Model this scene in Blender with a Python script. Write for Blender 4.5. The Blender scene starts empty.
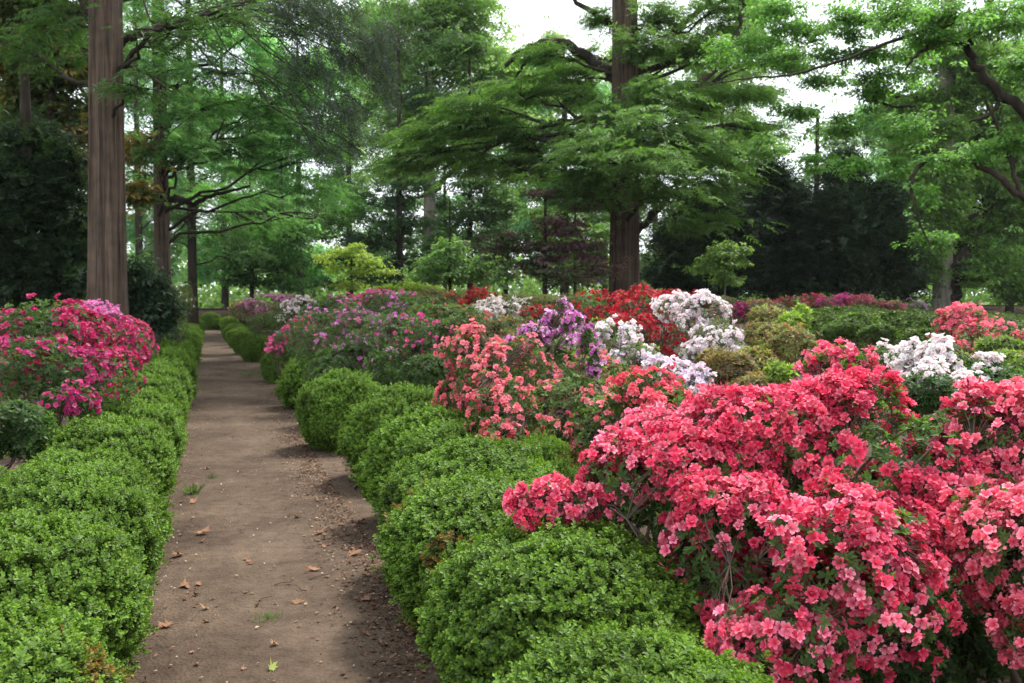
import bpy, math
import numpy as np
from math import radians, pi, sin, cos
from mathutils import Matrix, Vector

# ------------------------------------------------------------------ camera, sky, sun, exposure
scene = bpy.context.scene
COL = scene.collection
W, H, F = 1024, 683, 950.0
YAW, PITCH = -17.58, 2.86
CAMZ = 1.6
cam_d = bpy.data.cameras.new('camera')
cam_d.sensor_width = 36.0
cam_d.lens = F / W * 36.0
cam_d.clip_start = 0.05
cam_d.clip_end = 3000
cam_d.dof.use_dof = True
cam_d.dof.focus_distance = 3.7
cam_d.dof.aperture_fstop = 6.5
cam = bpy.data.objects.new('camera', cam_d)
cam.location = (0, 0, CAMZ)
cam.rotation_euler = (radians(90 - PITCH), 0, radians(YAW))
COL.objects.link(cam)
scene.camera = cam
CM = np.array(cam.rotation_euler.to_matrix())

SUN = np.array([0.52, 0.36, 1.05]); SUN = SUN / np.linalg.norm(SUN)
world = bpy.data.worlds.new('World'); scene.world = world
world.use_nodes = True
wn = world.node_tree; wn.nodes.clear()
sky = wn.nodes.new('ShaderNodeTexSky'); sky.sky_type = 'NISHITA'; sky.sun_disc = False
sky.sun_elevation = math.asin(SUN[2]); sky.sun_rotation = math.atan2(SUN[0], SUN[1])
sky.air_density = 1.0; sky.dust_density = 3.0; sky.ozone_density = 1.0
# thin high cloud whitens the sky
tc = wn.nodes.new('ShaderNodeTexCoord'); cn = wn.nodes.new('ShaderNodeTexNoise'); cn.inputs['Scale'].default_value = 2.2; cn.inputs['Detail'].default_value = 6
cr = wn.nodes.new('ShaderNodeValToRGB'); cr.color_ramp.elements[0].position = 0.25; cr.color_ramp.elements[0].color = (0.45, 0.45, 0.45, 1)
cr.color_ramp.elements[1].position = 0.65; cr.color_ramp.elements[1].color = (1, 1, 1, 1)
mx = wn.nodes.new('ShaderNodeMix'); mx.data_type = 'RGBA'
mx.inputs['B'].default_value = (12.0, 12.6, 13.4, 1)
bg = wn.nodes.new('ShaderNodeBackground'); bg.inputs['Strength'].default_value = 0.112
wo = wn.nodes.new('ShaderNodeOutputWorld')
wn.links.new(tc.outputs['Generated'], cn.inputs['Vector']); wn.links.new(cn.outputs['Fac'], cr.inputs['Fac'])
wn.links.new(cr.outputs['Color'], mx.inputs['Factor']); wn.links.new(sky.outputs['Color'], mx.inputs['A'])
wn.links.new(mx.outputs['Result'], bg.inputs['Color']); wn.links.new(bg.outputs['Background'], wo.inputs['Surface'])

sun_d = bpy.data.lights.new('sun', 'SUN'); sun_d.energy = 4.6; sun_d.angle = radians(12); sun_d.color = (1.0, 0.955, 0.88)
sun = bpy.data.objects.new('sun', sun_d); COL.objects.link(sun)
sun.rotation_euler = Vector(SUN).to_track_quat('Z', 'Y').to_euler()

scene.view_settings.view_transform = 'Standard'
scene.view_settings.look = 'None'
scene.view_settings.gamma = 1.0
scene.view_settings.use_curve_mapping = False
scene.view_settings.exposure = 0.72
cy = scene.cycles
cy.use_denoising = False
cy.max_bounces = 8; cy.diffuse_bounces = 4; cy.glossy_bounces = 2; cy.transmission_bounces = 4; cy.transparent_max_bounces = 4
cy.use_adaptive_sampling = True; cy.adaptive_threshold = 0.02
cy.sample_clamp_indirect = 6
try:
    cy.use_denoising = True; cy.denoiser = 'OPENIMAGEDENOISE'; cy.denoising_prefilter = 'ACCURATE'
except Exception:
    pass

# ------------------------------------------------------------------ helpers
def rs(seed): return np.random.default_rng(seed)

def P(px, py, zc):
    v = np.array([(px - W / 2) / F, -(py - H / 2) / F, -1.0]) * zc
    return CM @ v + np.array([0, 0, CAMZ])

def base_at(px, zc, z=0.0):
    p = P(px, 294, zc); p[2] = z
    return p

def unit(v):
    return v / (np.linalg.norm(v, axis=-1, keepdims=True) + 1e-9)

def wav(p, freq, seed, n=7):
    r = rs(seed); k = r.normal(size=(n, 3)) * freq; ph = r.uniform(0, 2 * pi, n)
    return np.sin(p @ k.T + ph).sum(axis=1) / math.sqrt(n)

def frames(z, r, spin=None):
    z = unit(z); n = len(z)
    a = np.where(np.abs(z[:, 2:3]) < 0.9, np.array([[0, 0, 1.0]]), np.array([[1.0, 0, 0]]))
    x = unit(np.cross(a, z)); y = np.cross(z, x)
    t = r.uniform(0, 2 * pi, n) if spin is None else spin
    c, s = np.cos(t)[:, None], np.sin(t)[:, None]
    return np.stack([x * c + y * s, -x * s + y * c, z], axis=2)

def frames_xz(x, z):
    x = unit(x); y = unit(np.cross(z, x)); z = np.cross(x, y)
    return np.stack([x, y, z], axis=2)

class Geo:
    def __init__(s): s.parts = []; s.n = 0
    def add(s, V, Fc, C):
        V = np.asarray(V, float).reshape(-1, 3)
        if len(V) == 0: return
        C = np.broadcast_to(np.asarray(C, float), (len(V), 3))
        s.parts.append((V, np.asarray(Fc) + s.n, C)); s.n += len(V)
    def inst(s, T, R, pos, scale, col):
        tv, tf, tcol = T; n, k = len(pos), len(tv)
        if n == 0: return
        scale = np.broadcast_to(np.asarray(scale, float), (n,)) if np.ndim(scale) < 2 else scale
        sc = scale[:, None, None] if scale.ndim == 1 else scale[:, None, :]
        V = np.einsum('nij,nkj->nki', R, tv[None] * sc) + pos[:, None]
        Fc = (tf[None] + (np.arange(n) * k)[:, None, None]).reshape(-1, tf.shape[1])
        C = np.clip(np.broadcast_to(col, (n, 3))[:, None] * tcol[None], 0, .92)
        s.add(V.reshape(-1, 3), Fc, C.reshape(-1, 3))
    def tube(s, pts, rad, sides, col):
        pts = np.asarray(pts, float); n = len(pts)
        rad = np.broadcast_to(np.asarray(rad, float), (n,))
        t = unit(np.gradient(pts, axis=0))
        a = np.array([0, 0, 1.0]) if abs(t[0][2]) < .9 else np.array([1.0, 0, 0])
        x = unit(np.cross(np.broadcast_to(a, t.shape), t)); y = np.cross(t, x)
        th = np.arange(sides) * 2 * pi / sides
        V = pts[:, None] + (x[:, None] * np.cos(th)[None, :, None] + y[:, None] * np.sin(th)[None, :, None]) * rad[:, None, None]
        i = np.arange(n - 1)[:, None] * sides; j = np.arange(sides)[None]; j2 = (j + 1) % sides
        Fc = np.stack([i + j, i + j2, i + sides + j2, i + sides + j], axis=2).reshape(-1, 4)
        s.add(V.reshape(-1, 3), Fc, col)
    def sticks(s, A, B, ra, rb, col):
        """many straight three-sided twigs at once"""
        n = len(A)
        if n == 0: return
        t = unit(B - A)
        a = np.where(np.abs(t[:, 2:3]) < .9, np.array([[0, 0, 1.0]]), np.array([[1.0, 0, 0]]))
        x = unit(np.cross(a, t)); y = np.cross(t, x)
        V = []
        for c, r_ in ((A, ra), (B, rb)):
            for k in range(3):
                V.append(c + (x * cos(k * 2.094) + y * sin(k * 2.094)) * r_)
        V = np.stack(V, axis=1)
        f = np.array([[0, 1, 4, 3], [1, 2, 5, 4], [2, 0, 3, 5]])
        Fc = (f[None] + (np.arange(n) * 6)[:, None, None]).reshape(-1, 4)
        s.add(V.reshape(-1, 3), Fc, col)
    def mesh(s, name, mat, smooth=False):
        me = bpy.data.meshes.new(name)
        V = np.concatenate([p[0] for p in s.parts]); C = np.concatenate([p[2] for p in s.parts])
        loops = np.concatenate([p[1].reshape(-1) for p in s.parts]).astype(np.int32)
        tot = np.concatenate([np.full(len(p[1]), p[1].shape[1]) for p in s.parts]).astype(np.int32)
        me.vertices.add(len(V)); me.vertices.foreach_set('co', V.astype(np.float32).ravel())
        me.loops.add(len(loops)); me.loops.foreach_set('vertex_index', loops)
        me.polygons.add(len(tot))
        me.polygons.foreach_set('loop_start', np.concatenate([[0], np.cumsum(tot)[:-1]]).astype(np.int32))
        me.polygons.foreach_set('loop_total', tot)
        if smooth: me.polygons.foreach_set('use_smooth', np.ones(len(tot), bool))
        ca = me.color_attributes.new('col', 'FLOAT_COLOR', 'POINT')
        ca.data.foreach_set('color', np.concatenate([C, np.ones((len(C), 1))], axis=1).astype(np.float32).ravel())
        me.materials.append(mat)
        me.update(calc_edges=True)
        return me
    def build(s, name, mat, parent=None, smooth=False, origin=None):
        if not s.parts: return None
        if origin is not None:
            s.parts = [(v - np.asarray(origin), f, c) for v, f, c in s.parts]
        o = bpy.data.objects.new(name, s.mesh(name, mat, smooth)); COL.objects.link(o)
        if parent is not None: o.parent = parent
        elif origin is not None: o.location = origin
        return o

def tag(o, label=None, cat=None, group=None, kind=None):
    if label: o['label'] = label
    if cat: o['category'] = cat
    if group: o['group'] = group
    if kind: o['kind'] = kind
    return o

def empty(name, loc, label, cat, group=None):
    o = bpy.data.objects.new(name, None); COL.objects.link(o)
    o.location = tuple(loc); o.empty_display_size = .2
    return tag(o, label, cat, group)

def copy_tree(root):
    r = root.copy(); COL.objects.link(r)
    for ch in list(root.children):
        c = ch.copy(); COL.objects.link(c); c.parent = r
    return r

# ------------------------------------------------------------------ materials
def nodes(m):
    m.use_nodes = True; nt = m.node_tree; nt.nodes.clear(); return nt

def leaf_mat(name, transl=.35, rough=.5, spec=.35, tcol=(1.38, 1.5, .72), jitter=.25):
    m = bpy.data.materials.new(name); nt = nodes(m); N = nt.nodes.new; L = nt.links.new
    at = N('ShaderNodeAttribute'); at.attribute_name = 'col'
    oi = N('ShaderNodeObjectInfo'); mr = N('ShaderNodeMapRange'); mr.inputs['To Min'].default_value = 1 - jitter / 2; mr.inputs['To Max'].default_value = 1 + jitter / 2
    L(oi.outputs['Random'], mr.inputs['Value'])
    sc = N('ShaderNodeVectorMath'); sc.operation = 'SCALE'; L(at.outputs['Color'], sc.inputs[0]); L(mr.outputs['Result'], sc.inputs['Scale'])
    b = N('ShaderNodeBsdfPrincipled'); b.inputs['Roughness'].default_value = rough; b.inputs['Specular IOR Level'].default_value = spec
    L(sc.outputs['Vector'], b.inputs['Base Color'])
    t = N('ShaderNodeBsdfTranslucent'); tm = N('ShaderNodeVectorMath'); tm.operation = 'MULTIPLY'; tm.inputs[1].default_value = tcol
    L(sc.outputs['Vector'], tm.inputs[0]); L(tm.outputs['Vector'], t.inputs['Color'])
    mixn = N('ShaderNodeMixShader'); mixn.inputs['Fac'].default_value = transl
    out = N('ShaderNodeOutputMaterial')
    L(b.outputs['BSDF'], mixn.inputs[1]); L(t.outputs['BSDF'], mixn.inputs[2]); L(mixn.outputs['Shader'], out.inputs['Surface'])
    return m

def bark_mat(name, c1, c2, zs=.12, scale=9, bump=.5):
    m = bpy.data.materials.new(name); nt = nodes(m); N = nt.nodes.new; L = nt.links.new
    tcn = N('ShaderNodeTexCoord'); mp = N('ShaderNodeMapping'); mp.inputs['Scale'].default_value = (1, 1, zs)
    L(tcn.outputs['Object'], mp.inputs['Vector'])
    n1 = N('ShaderNodeTexNoise'); n1.inputs['Scale'].default_value = scale; n1.inputs['Detail'].default_value = 7; n1.inputs['Roughness'].default_value = .65
    n2 = N('ShaderNodeTexNoise'); n2.inputs['Scale'].default_value = scale * .22; n2.inputs['Detail'].default_value = 3
    L(mp.outputs['Vector'], n1.inputs['Vector']); L(tcn.outputs['Object'], n2.inputs['Vector'])
    r1 = N('ShaderNodeValToRGB'); r1.color_ramp.elements[0].position = .35; r1.color_ramp.elements[1].position = .68
    r1.color_ramp.elements[0].color = (*c1, 1); r1.color_ramp.elements[1].color = (*c2, 1)
    L(n1.outputs['Fac'], r1.inputs['Fac'])
    mxc = N('ShaderNodeMix'); mxc.data_type = 'RGBA'; mxc.blend_type = 'MULTIPLY'; mxc.inputs['Factor'].default_value = .7
    r2 = N('ShaderNodeValToRGB'); r2.color_ramp.elements[0].position = .3; r2.color_ramp.elements[1].position = .7
    r2.color_ramp.elements[0].color = (.6, .66, .6, 1); r2.color_ramp.elements[1].color = (1.2, 1.1, 1.05, 1)
    L(n2.outputs['Fac'], r2.inputs['Fac']); L(r1.outputs['Color'], mxc.inputs['A']); L(r2.outputs['Color'], mxc.inputs['B'])
    b = N('ShaderNodeBsdfPrincipled'); b.inputs['Roughness'].default_value = .95; b.inputs['Specular IOR Level'].default_value = .15
    L(mxc.outputs['Result'], b.inputs['Base Color'])
    bp = N('ShaderNodeBump'); bp.inputs['Strength'].default_value = bump; bp.inputs['Distance'].default_value = .04
    L(n1.outputs['Fac'], bp.inputs['Height']); L(bp.outputs['Normal'], b.inputs['Normal'])
    out = N('ShaderNodeOutputMaterial'); L(b.outputs['BSDF'], out.inputs['Surface'])
    return m

def plain_mat(name, rough=.9, spec=.2):
    m = bpy.data.materials.new(name); nt = nodes(m); N = nt.nodes.new; L = nt.links.new
    at = N('ShaderNodeAttribute'); at.attribute_name = 'col'
    b = N('ShaderNodeBsdfPrincipled'); b.inputs['Roughness'].default_value = rough; b.inputs['Specular IOR Level'].default_value = spec
    nz = N('ShaderNodeTexNoise'); nz.inputs['Scale'].default_value = 40
    mxc = N('ShaderNodeMix'); mxc.data_type = 'RGBA'; mxc.blend_type = 'MULTIPLY'; mxc.inputs['Factor'].default_value = .5
    L(at.outputs['Color'], mxc.inputs['A']); L(nz.outputs['Color'], mxc.inputs['B'])
    L(mxc.outputs['Result'], b.inputs['Base Color'])
    out = N('ShaderNodeOutputMaterial'); L(b.outputs['BSDF'], out.inputs['Surface'])
    return m

def ground_mat(name, cols, scales, bump=.4, dist=.02, fine=120):
    """three-octave earth: large patches, mid blotches, fine grit"""
    m = bpy.data.materials.new(name); nt = nodes(m); N = nt.nodes.new; L = nt.links.new
    tcn = N('ShaderNodeTexCoord')
    n1 = N('ShaderNodeTexNoise'); n1.inputs['Scale'].default_value = scales[0]; n1.inputs['Detail'].default_value = 8; n1.inputs['Roughness'].default_value = .6
    n2 = N('ShaderNodeTexNoise'); n2.inputs['Scale'].default_value = scales[1]; n2.inputs['Detail'].default_value = 6; n2.inputs['Roughness'].default_value = .7
    n3 = N('ShaderNodeTexVoronoi'); n3.inputs['Scale'].default_value = fine
    for n in (n1, n2, n3): L(tcn.outputs['Object'], n.inputs['Vector'])
    r1 = N('ShaderNodeValToRGB')
    r1.color_ramp.elements[0].position = .3; r1.color_ramp.elements[0].color = (*cols[0], 1)
    r1.color_ramp.elements[1].position = .72; r1.color_ramp.elements[1].color = (*cols[2], 1)
    e = r1.color_ramp.elements.new(.5); e.color = (*cols[1], 1)
    L(n1.outputs['Fac'], r1.inputs['Fac'])
    r2 = N('ShaderNodeValToRGB'); r2.color_ramp.elements[0].position = .32; r2.color_ramp.elements[0].color = (.6, .58, .56, 1)
    r2.color_ramp.elements[1].position = .66; r2.color_ramp.elements[1].color = (1.12, 1.1, 1.08, 1)
    L(n2.outputs['Fac'], r2.inputs['Fac'])
    ma = N('ShaderNodeMix'); ma.data_type = 'RGBA'; ma.blend_type = 'MULTIPLY'; ma.inputs['Factor'].default_value = .85
    L(r1.outputs['Color'], ma.inputs['A']); L(r2.outputs['Color'], ma.inputs['B'])
    r3 = N('ShaderNodeValToRGB'); r3.color_ramp.elements[0].position = 0; r3.color_ramp.elements[0].color = (1.1, 1.08, 1.05, 1)
    r3.color_ramp.elements[1].position = .7; r3.color_ramp.elements[1].color = (.75, .74, .73, 1)
    L(n3.outputs['Distance'], r3.inputs['Fac'])
    mb = N('ShaderNodeMix'); mb.data_type = 'RGBA'; mb.blend_type = 'MULTIPLY'; mb.inputs['Factor'].default_value = .6
    L(ma.outputs['Result'], mb.inputs['A']); L(r3.outputs['Color'], mb.inputs['B'])
    b = N('ShaderNodeBsdfPrincipled'); b.inputs['Roughness'].default_value = .95; b.inputs['Specular IOR Level'].default_value = .15
    L(mb.outputs['Result'], b.inputs['Base Color'])
    ad = N('ShaderNodeMath'); ad.operation = 'ADD'; L(n2.outputs['Fac'], ad.inputs[0])
    ml = N('ShaderNodeMath'); ml.operation = 'MULTIPLY'; ml.inputs[1].default_value = -.25; L(n3.outputs['Distance'], ml.inputs[0]); L(ml.outputs['Value'], ad.inputs[1])
    bp = N('ShaderNodeBump'); bp.inputs['Strength'].default_value = bump; bp.inputs['Distance'].default_value = dist
    L(ad.outputs['Value'], bp.inputs['Height']); L(bp.outputs['Normal'], b.inputs['Normal'])
    out = N('ShaderNodeOutputMaterial'); L(b.outputs['BSDF'], out.inputs['Surface'])
    return m

def brick_mat(name):
    m = bpy.data.materials.new(name); nt = nodes(m); N = nt.nodes.new; L = nt.links.new
    tcn = N('ShaderNodeTexCoord'); mp = N('ShaderNodeMapping'); mp.inputs['Rotation'].default_value = (pi / 2, 0, 0)
    br = N('ShaderNodeTexBrick'); br.inputs['Scale'].default_value = 4.4; br.inputs['Color1'].default_value = (.07, .032, .024, 1)
    br.inputs['Color2'].default_value = (.05, .025, .02, 1); br.inputs['Mortar'].default_value = (.07, .06, .05, 1); br.inputs['Mortar Size'].default_value = .015
    L(tcn.outputs['Object'], mp.inputs['Vector']); L(mp.outputs['Vector'], br.inputs['Vector'])
    b = N('ShaderNodeBsdfPrincipled'); b.inputs['Roughness'].default_value = .9; L(br.outputs['Color'], b.inputs['Base Color'])
    out = N('ShaderNodeOutputMaterial'); L(b.outputs['BSDF'], out.inputs['Surface'])
    return m

M_BOX = leaf_mat('boxwood_leaf', .27, .55, .22, (1.1, 1.25, .5), .16)
M_LEAF = leaf_mat('broad_leaf', .5, .55, .3)
M_NEEDLE = leaf_mat('needle_leaf', .42, .6, .25, (1.35, 1.5, .75))
M_PETAL = leaf_mat('petal', .34, .6, .2, (1.1, .95, 1.0), .0)
M_TWIG = plain_mat('twig_bark')
M_REDWOOD = bark_mat('fluted_redbrown_bark', (.034, .024, .019), (.15, .110, .085), .035, 20, 1.0)
M_DARKBARK = bark_mat('dark_brown_bark', (.016, .013, .010), (.055, .044, .035), .15, 9, .6)
M_GREYBARK = bark_mat('pale_grey_bark', (.08, .073, .06), (.25, .23, .19), .3, 3, .3)
M_PATH = ground_mat('packed_dirt', [(.052, .036, .026), (.098, .070, .050), (.148, .109, .078)], (1.3, 11), .9, .03, 60)
M_SOIL = ground_mat('bark_mulch_soil', [(.040, .028, .020), (.078, .054, .039), (.125, .09, .065)], (2.5, 22), .9, .03, 40)
M_GRASS = ground_mat('lawn', [(.05, .09, .02), (.075, .13, .03), (.10, .16, .045)], (.35, 6), .6, .05, 30)
M_BRICK = brick_mat('dark_red_brick')
M_COPING = bark_mat('weathered_coping_stone', (.03, .022, .018), (.06, .045, .038), 1, 6, .3)
M_DRY = leaf_mat('dry_leaf', .15, .8, .15, (1, .8, .5), .5)

# ------------------------------------------------------------------ leaf, spray and flower templates  (verts, faces, colour factors)
def hexleaf(L=1.0, Wd=.3, curl=.08, fold=.06):
    v = np.array([[0, 0, 0], [.3, Wd * .85, fold], [.72, Wd * .9, fold * .7], [1, 0, -curl], [.72, -Wd * .9, fold * .7], [.3, -Wd * .85, fold]]) * [L, L, L]
    f = np.array([[0, 1, 2, 3], [0, 3, 4, 5]])
    return v, f

def diamond(L=1.0, Wd=.2, curl=.06, fold=.05):
    v = np.array([[0, 0, 0], [.45, Wd, fold], [1, 0, -curl], [.45, -Wd, fold]]) * L
    return v, np.array([[0, 1, 2, 3]])

def assemble(items, leaf):
    V, Fs, C, n = [], [], [], 0
    for (org, R, s, c) in items:
        v = (leaf[0] * s) @ np.asarray(R).T + np.asarray(org)
        V.append(v); Fs.append(leaf[1] + n); n += len(v); C.append(np.tile(c, (len(v), 1)))
    return np.concatenate(V), np.concatenate(Fs), np.concatenate(C)

def rot(yaw, pitch, roll=0):
    return np.array(Matrix.Rotation(yaw, 3, 'Z') @ Matrix.Rotation(-pitch, 3, 'Y') @ Matrix.Rotation(roll, 3, 'X'))

def sprig_boxwood(seed):
    r = rs(seed); it = []
    for k in range(4):                                   # opposite pairs climbing the shoot
        for q in (0, 1):
            a = k * pi / 2 + q * pi + r.normal() * .25
            it.append(((0, 0, .22 + .2 * k), rot(a, .35 + .17 * k + r.normal() * .12, r.normal() * .3), .48 - .03 * k + r.normal() * .03, np.array([1, 1, 1]) * (.75 + .16 * k)))
    for q in range(3):
        it.append(((0, 0, .95), rot(q * 2.1 + r.normal() * .2, 1.05, 0), .30, np.array([1.5, 1.36, .9])))
    return assemble(it, hexleaf(1, .3, .1, .08))
SPRIGS = [sprig_boxwood(s) for s in (1, 2)]

def rosette(seed, n=6, leaf=None, up=.45):
    r = rs(seed); it = []
    for k in range(n):
        it.append(((0, 0, 0), rot(k * 2 * pi / n + r.normal() * .2, up + r.normal() * .2, r.normal() * .3), r.uniform(.7, 1.1), np.ones(3) * r.uniform(.75, 1.25)))
    return assemble(it, leaf or hexleaf(1, .2, .12, .05))
ROSETTE_NEAR = rosette(3, 6)
ROSETTE_FAR = rosette(4, 5, diamond(1, .22))

def flower_near():
    V, Fs, C, n = [], [], [], 0
    r = rs(11)
    for p in range(5):
        a = p * 2 * pi / 5 + r.normal() * .06
        u = r.normal(size=4) * .05
        v = np.array([[.06, 0, -.35], [.42, .31, .22 + u[0]], [.42, 0, .10], [.42, -.31, .22 + u[1]],
                      [.76, .35, .42 + u[2]], [.78, 0, .36], [.76, -.35, .42 + u[3]], [1.06, 0, .30]])
        c = np.array([[.85, .40, .5], [.98, .85, .85], [.95, .62, .66], [.98, .85, .85], [1.06, 1.5, 1.3], [1.02, 1.1, 1.05], [1.06, 1.5, 1.3], [1.08, 1.7, 1.45]])
        ca, sa = cos(a), sin(a); R = np.array([[ca, -sa, 0], [sa, ca, 0], [0, 0, 1]])
        V.append(v @ R.T); C.append(c)
        Fs.append(np.array([[0, 3, 2, 1], [2, 3, 6, 5], [1, 2, 5, 4], [5, 6, 7, 4]]) + n); n += 8
    for p in range(4):                                    # stamens
        a = .6 + p * 1.5; d = np.array([cos(a) * .3, sin(a) * .3, .9]); w = np.array([-sin(a), cos(a), 0]) * .018
        b = np.array([0, 0, -.1])
        V.append(np.array([b - w, b + w, d + w, d - w])); C.append(np.tile([.95, .8, .8], (4, 1)))
        Fs.append(np.array([[0, 1, 2, 3]]) + n); n += 4
    return np.concatenate(V), np.concatenate(Fs), np.concatenate(C)
FLOWER_NEAR = flower_near()

def flower_far():
    V, Fs, C, n = [], [], [], 0
    for p in range(5):
        a = p * 2 * pi / 5
        v = np.array([[.04, 0, -.25], [.66, .42, .34], [1.02, 0, .28], [.66, -.42, .34]])
        R = np.array([[cos(a), -sin(a), 0], [sin(a), cos(a), 0], [0, 0, 1]])
        V.append(v @ R.T); C.append(np.array([[.85, .5, .55], [1, 1.1, 1.05], [1.05, 1.4, 1.25], [1, 1.1, 1.05]]))
        Fs.append(np.array([[0, 3, 2, 1]]) + n); n += 4
    return np.concatenate(V), np.concatenate(Fs), np.concatenate(C)
FLOWER_FAR = flower_far()

def bud():
    V = [[0, 0, -.2]] + [[cos(a), sin(a), .35] for a in np.arange(5) * 2 * pi / 5] + [[0, 0, 1.0]]
    Fs = [[0, 1 + (k + 1) % 5, 6, 1 + k] for k in range(5)]
    return np.array(V), np.array(Fs), np.ones((7, 3))
BUD = bud()

def spray_feather(seed, n=9, ll=.30, wd=.13, droop=.25):
    r = rs(seed); it = []
    for k in range(n):
        t = (k + .6) / n
        for sgn in (-1, 1):
            s = ll * (1.15 - .75 * t) * r.uniform(.8, 1.15)
            it.append(((t, 0, -droop * t * t), rot(sgn * (1.05 - .35 * t) + r.normal() * .12, r.normal() * .22 - .12, r.normal() * .35), s, np.ones(3) * r.uniform(.8, 1.2)))
    it.append(((.95, 0, -droop), rot(0, -.3), .18, np.ones(3) * 1.2))
    return assemble(it, diamond(1, wd))

def spray_broad(seed, n=16, size=.30, flat=.35, wd=.27):
    r = rs(seed); it = []
    for k in range(n):
        a = r.uniform(0, 2 * pi); rad = r.uniform(.05, .6) ** .7
        it.append(((.35 + rad * cos(a) * .6, rad * sin(a) * .6, r.normal() * flat * .35), rot(a + r.normal() * .6, -.25 + r.normal() * .35, r.normal() * .4), size * r.uniform(.7, 1.2), np.ones(3) * r.uniform(.75, 1.25)))
    return assemble(it, diamond(1, wd, .12, .08))

SPRAYS = {
    'feather': [spray_feather(s) for s in (21, 22, 23)],
    'broad': [spray_broad(s) for s in (31, 32, 33)],
    'droop': [spray_feather(s, 9, .24, .15, .5) for s in (41, 42)],
    'dense': [spray_feather(s, 7, .34, .20, .1) for s in (51, 52)],
    'small': [spray_broad(s, 13, .38, .25, .22) for s in (61, 62)],
}

# ------------------------------------------------------------------ setting: ground, beds, path, wall
def sheet(name, x0, x1, y0, y1, nx, ny, z, mat, amp=0.0, seed=1, edge=None):
    g = Geo()
    X, Y = np.meshgrid(np.linspace(x0, x1, nx), np.linspace(y0, y1, ny))
    if edge is not None:
        t = (X - x0) / (x1 - x0)
        X = X + (1 - t) * edge * wav(np.stack([0 * Y.ravel(), Y.ravel(), 0 * Y.ravel()], 1), 2.2, seed + 5).reshape(Y.shape) \
              + t * edge * wav(np.stack([0 * Y.ravel(), Y.ravel(), 0 * Y.ravel()], 1), 5, seed + 9).reshape(Y.shape)
    Z = np.full(X.shape, z)
    if amp:
        Z = Z + amp * wav(np.stack([X.ravel(), Y.ravel(), 0 * X.ravel()], 1), 2.2, seed).reshape(X.shape)
    i = (np.arange(ny - 1)[:, None] * nx + np.arange(nx - 1)[None]).ravel()
    g.add(np.stack([X.ravel(), Y.ravel(), Z.ravel()], 1), np.stack([i, i + 1, i + 1 + nx, i + nx], 1), (1, 1, 1))
    o = g.build(name, mat, smooth=True)
    return tag(o, kind='structure')

sheet('ground', -900, 900, -900, 900, 3, 3, -.02, M_GRASS)
sheet('planting_bed', -30, 60, -6, 45.6, 91, 52, 0.0, M_SOIL)
sheet('path', -.62, 1.14, -3, 43.6, 26, 900, .012, M_PATH, .003, 4, .035)

# low brick wall at the far end of the garden
wy = 46.0
wroot = empty('brick_wall', (0, wy, 0), 'long low dark brick wall running across the far end of the garden', 'wall')
def box(g, x0, x1, y0, y1, z0, z1, c=(1, 1, 1)):
    v = np.array([[x0, y0, z0], [x1, y0, z0], [x1, y1, z0], [x0, y1, z0], [x0, y0, z1], [x1, y0, z1], [x1, y1, z1], [x0, y1, z1]])
    g.add(v, np.array([[0, 3, 2, 1], [4, 5, 6, 7], [0, 1, 5, 4], [1, 2, 6, 5], [2, 3, 7, 6], [3, 0, 4, 7]]), c)
g = Geo(); box(g, -28, 58, -.18, .18, -.05, .86); g.build('brickwork', M_BRICK, wroot)
g = Geo(); box(g, -28.05, 58.05, -.23, .23, .862, .95); g.build('coping', M_COPING, wroot)

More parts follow.
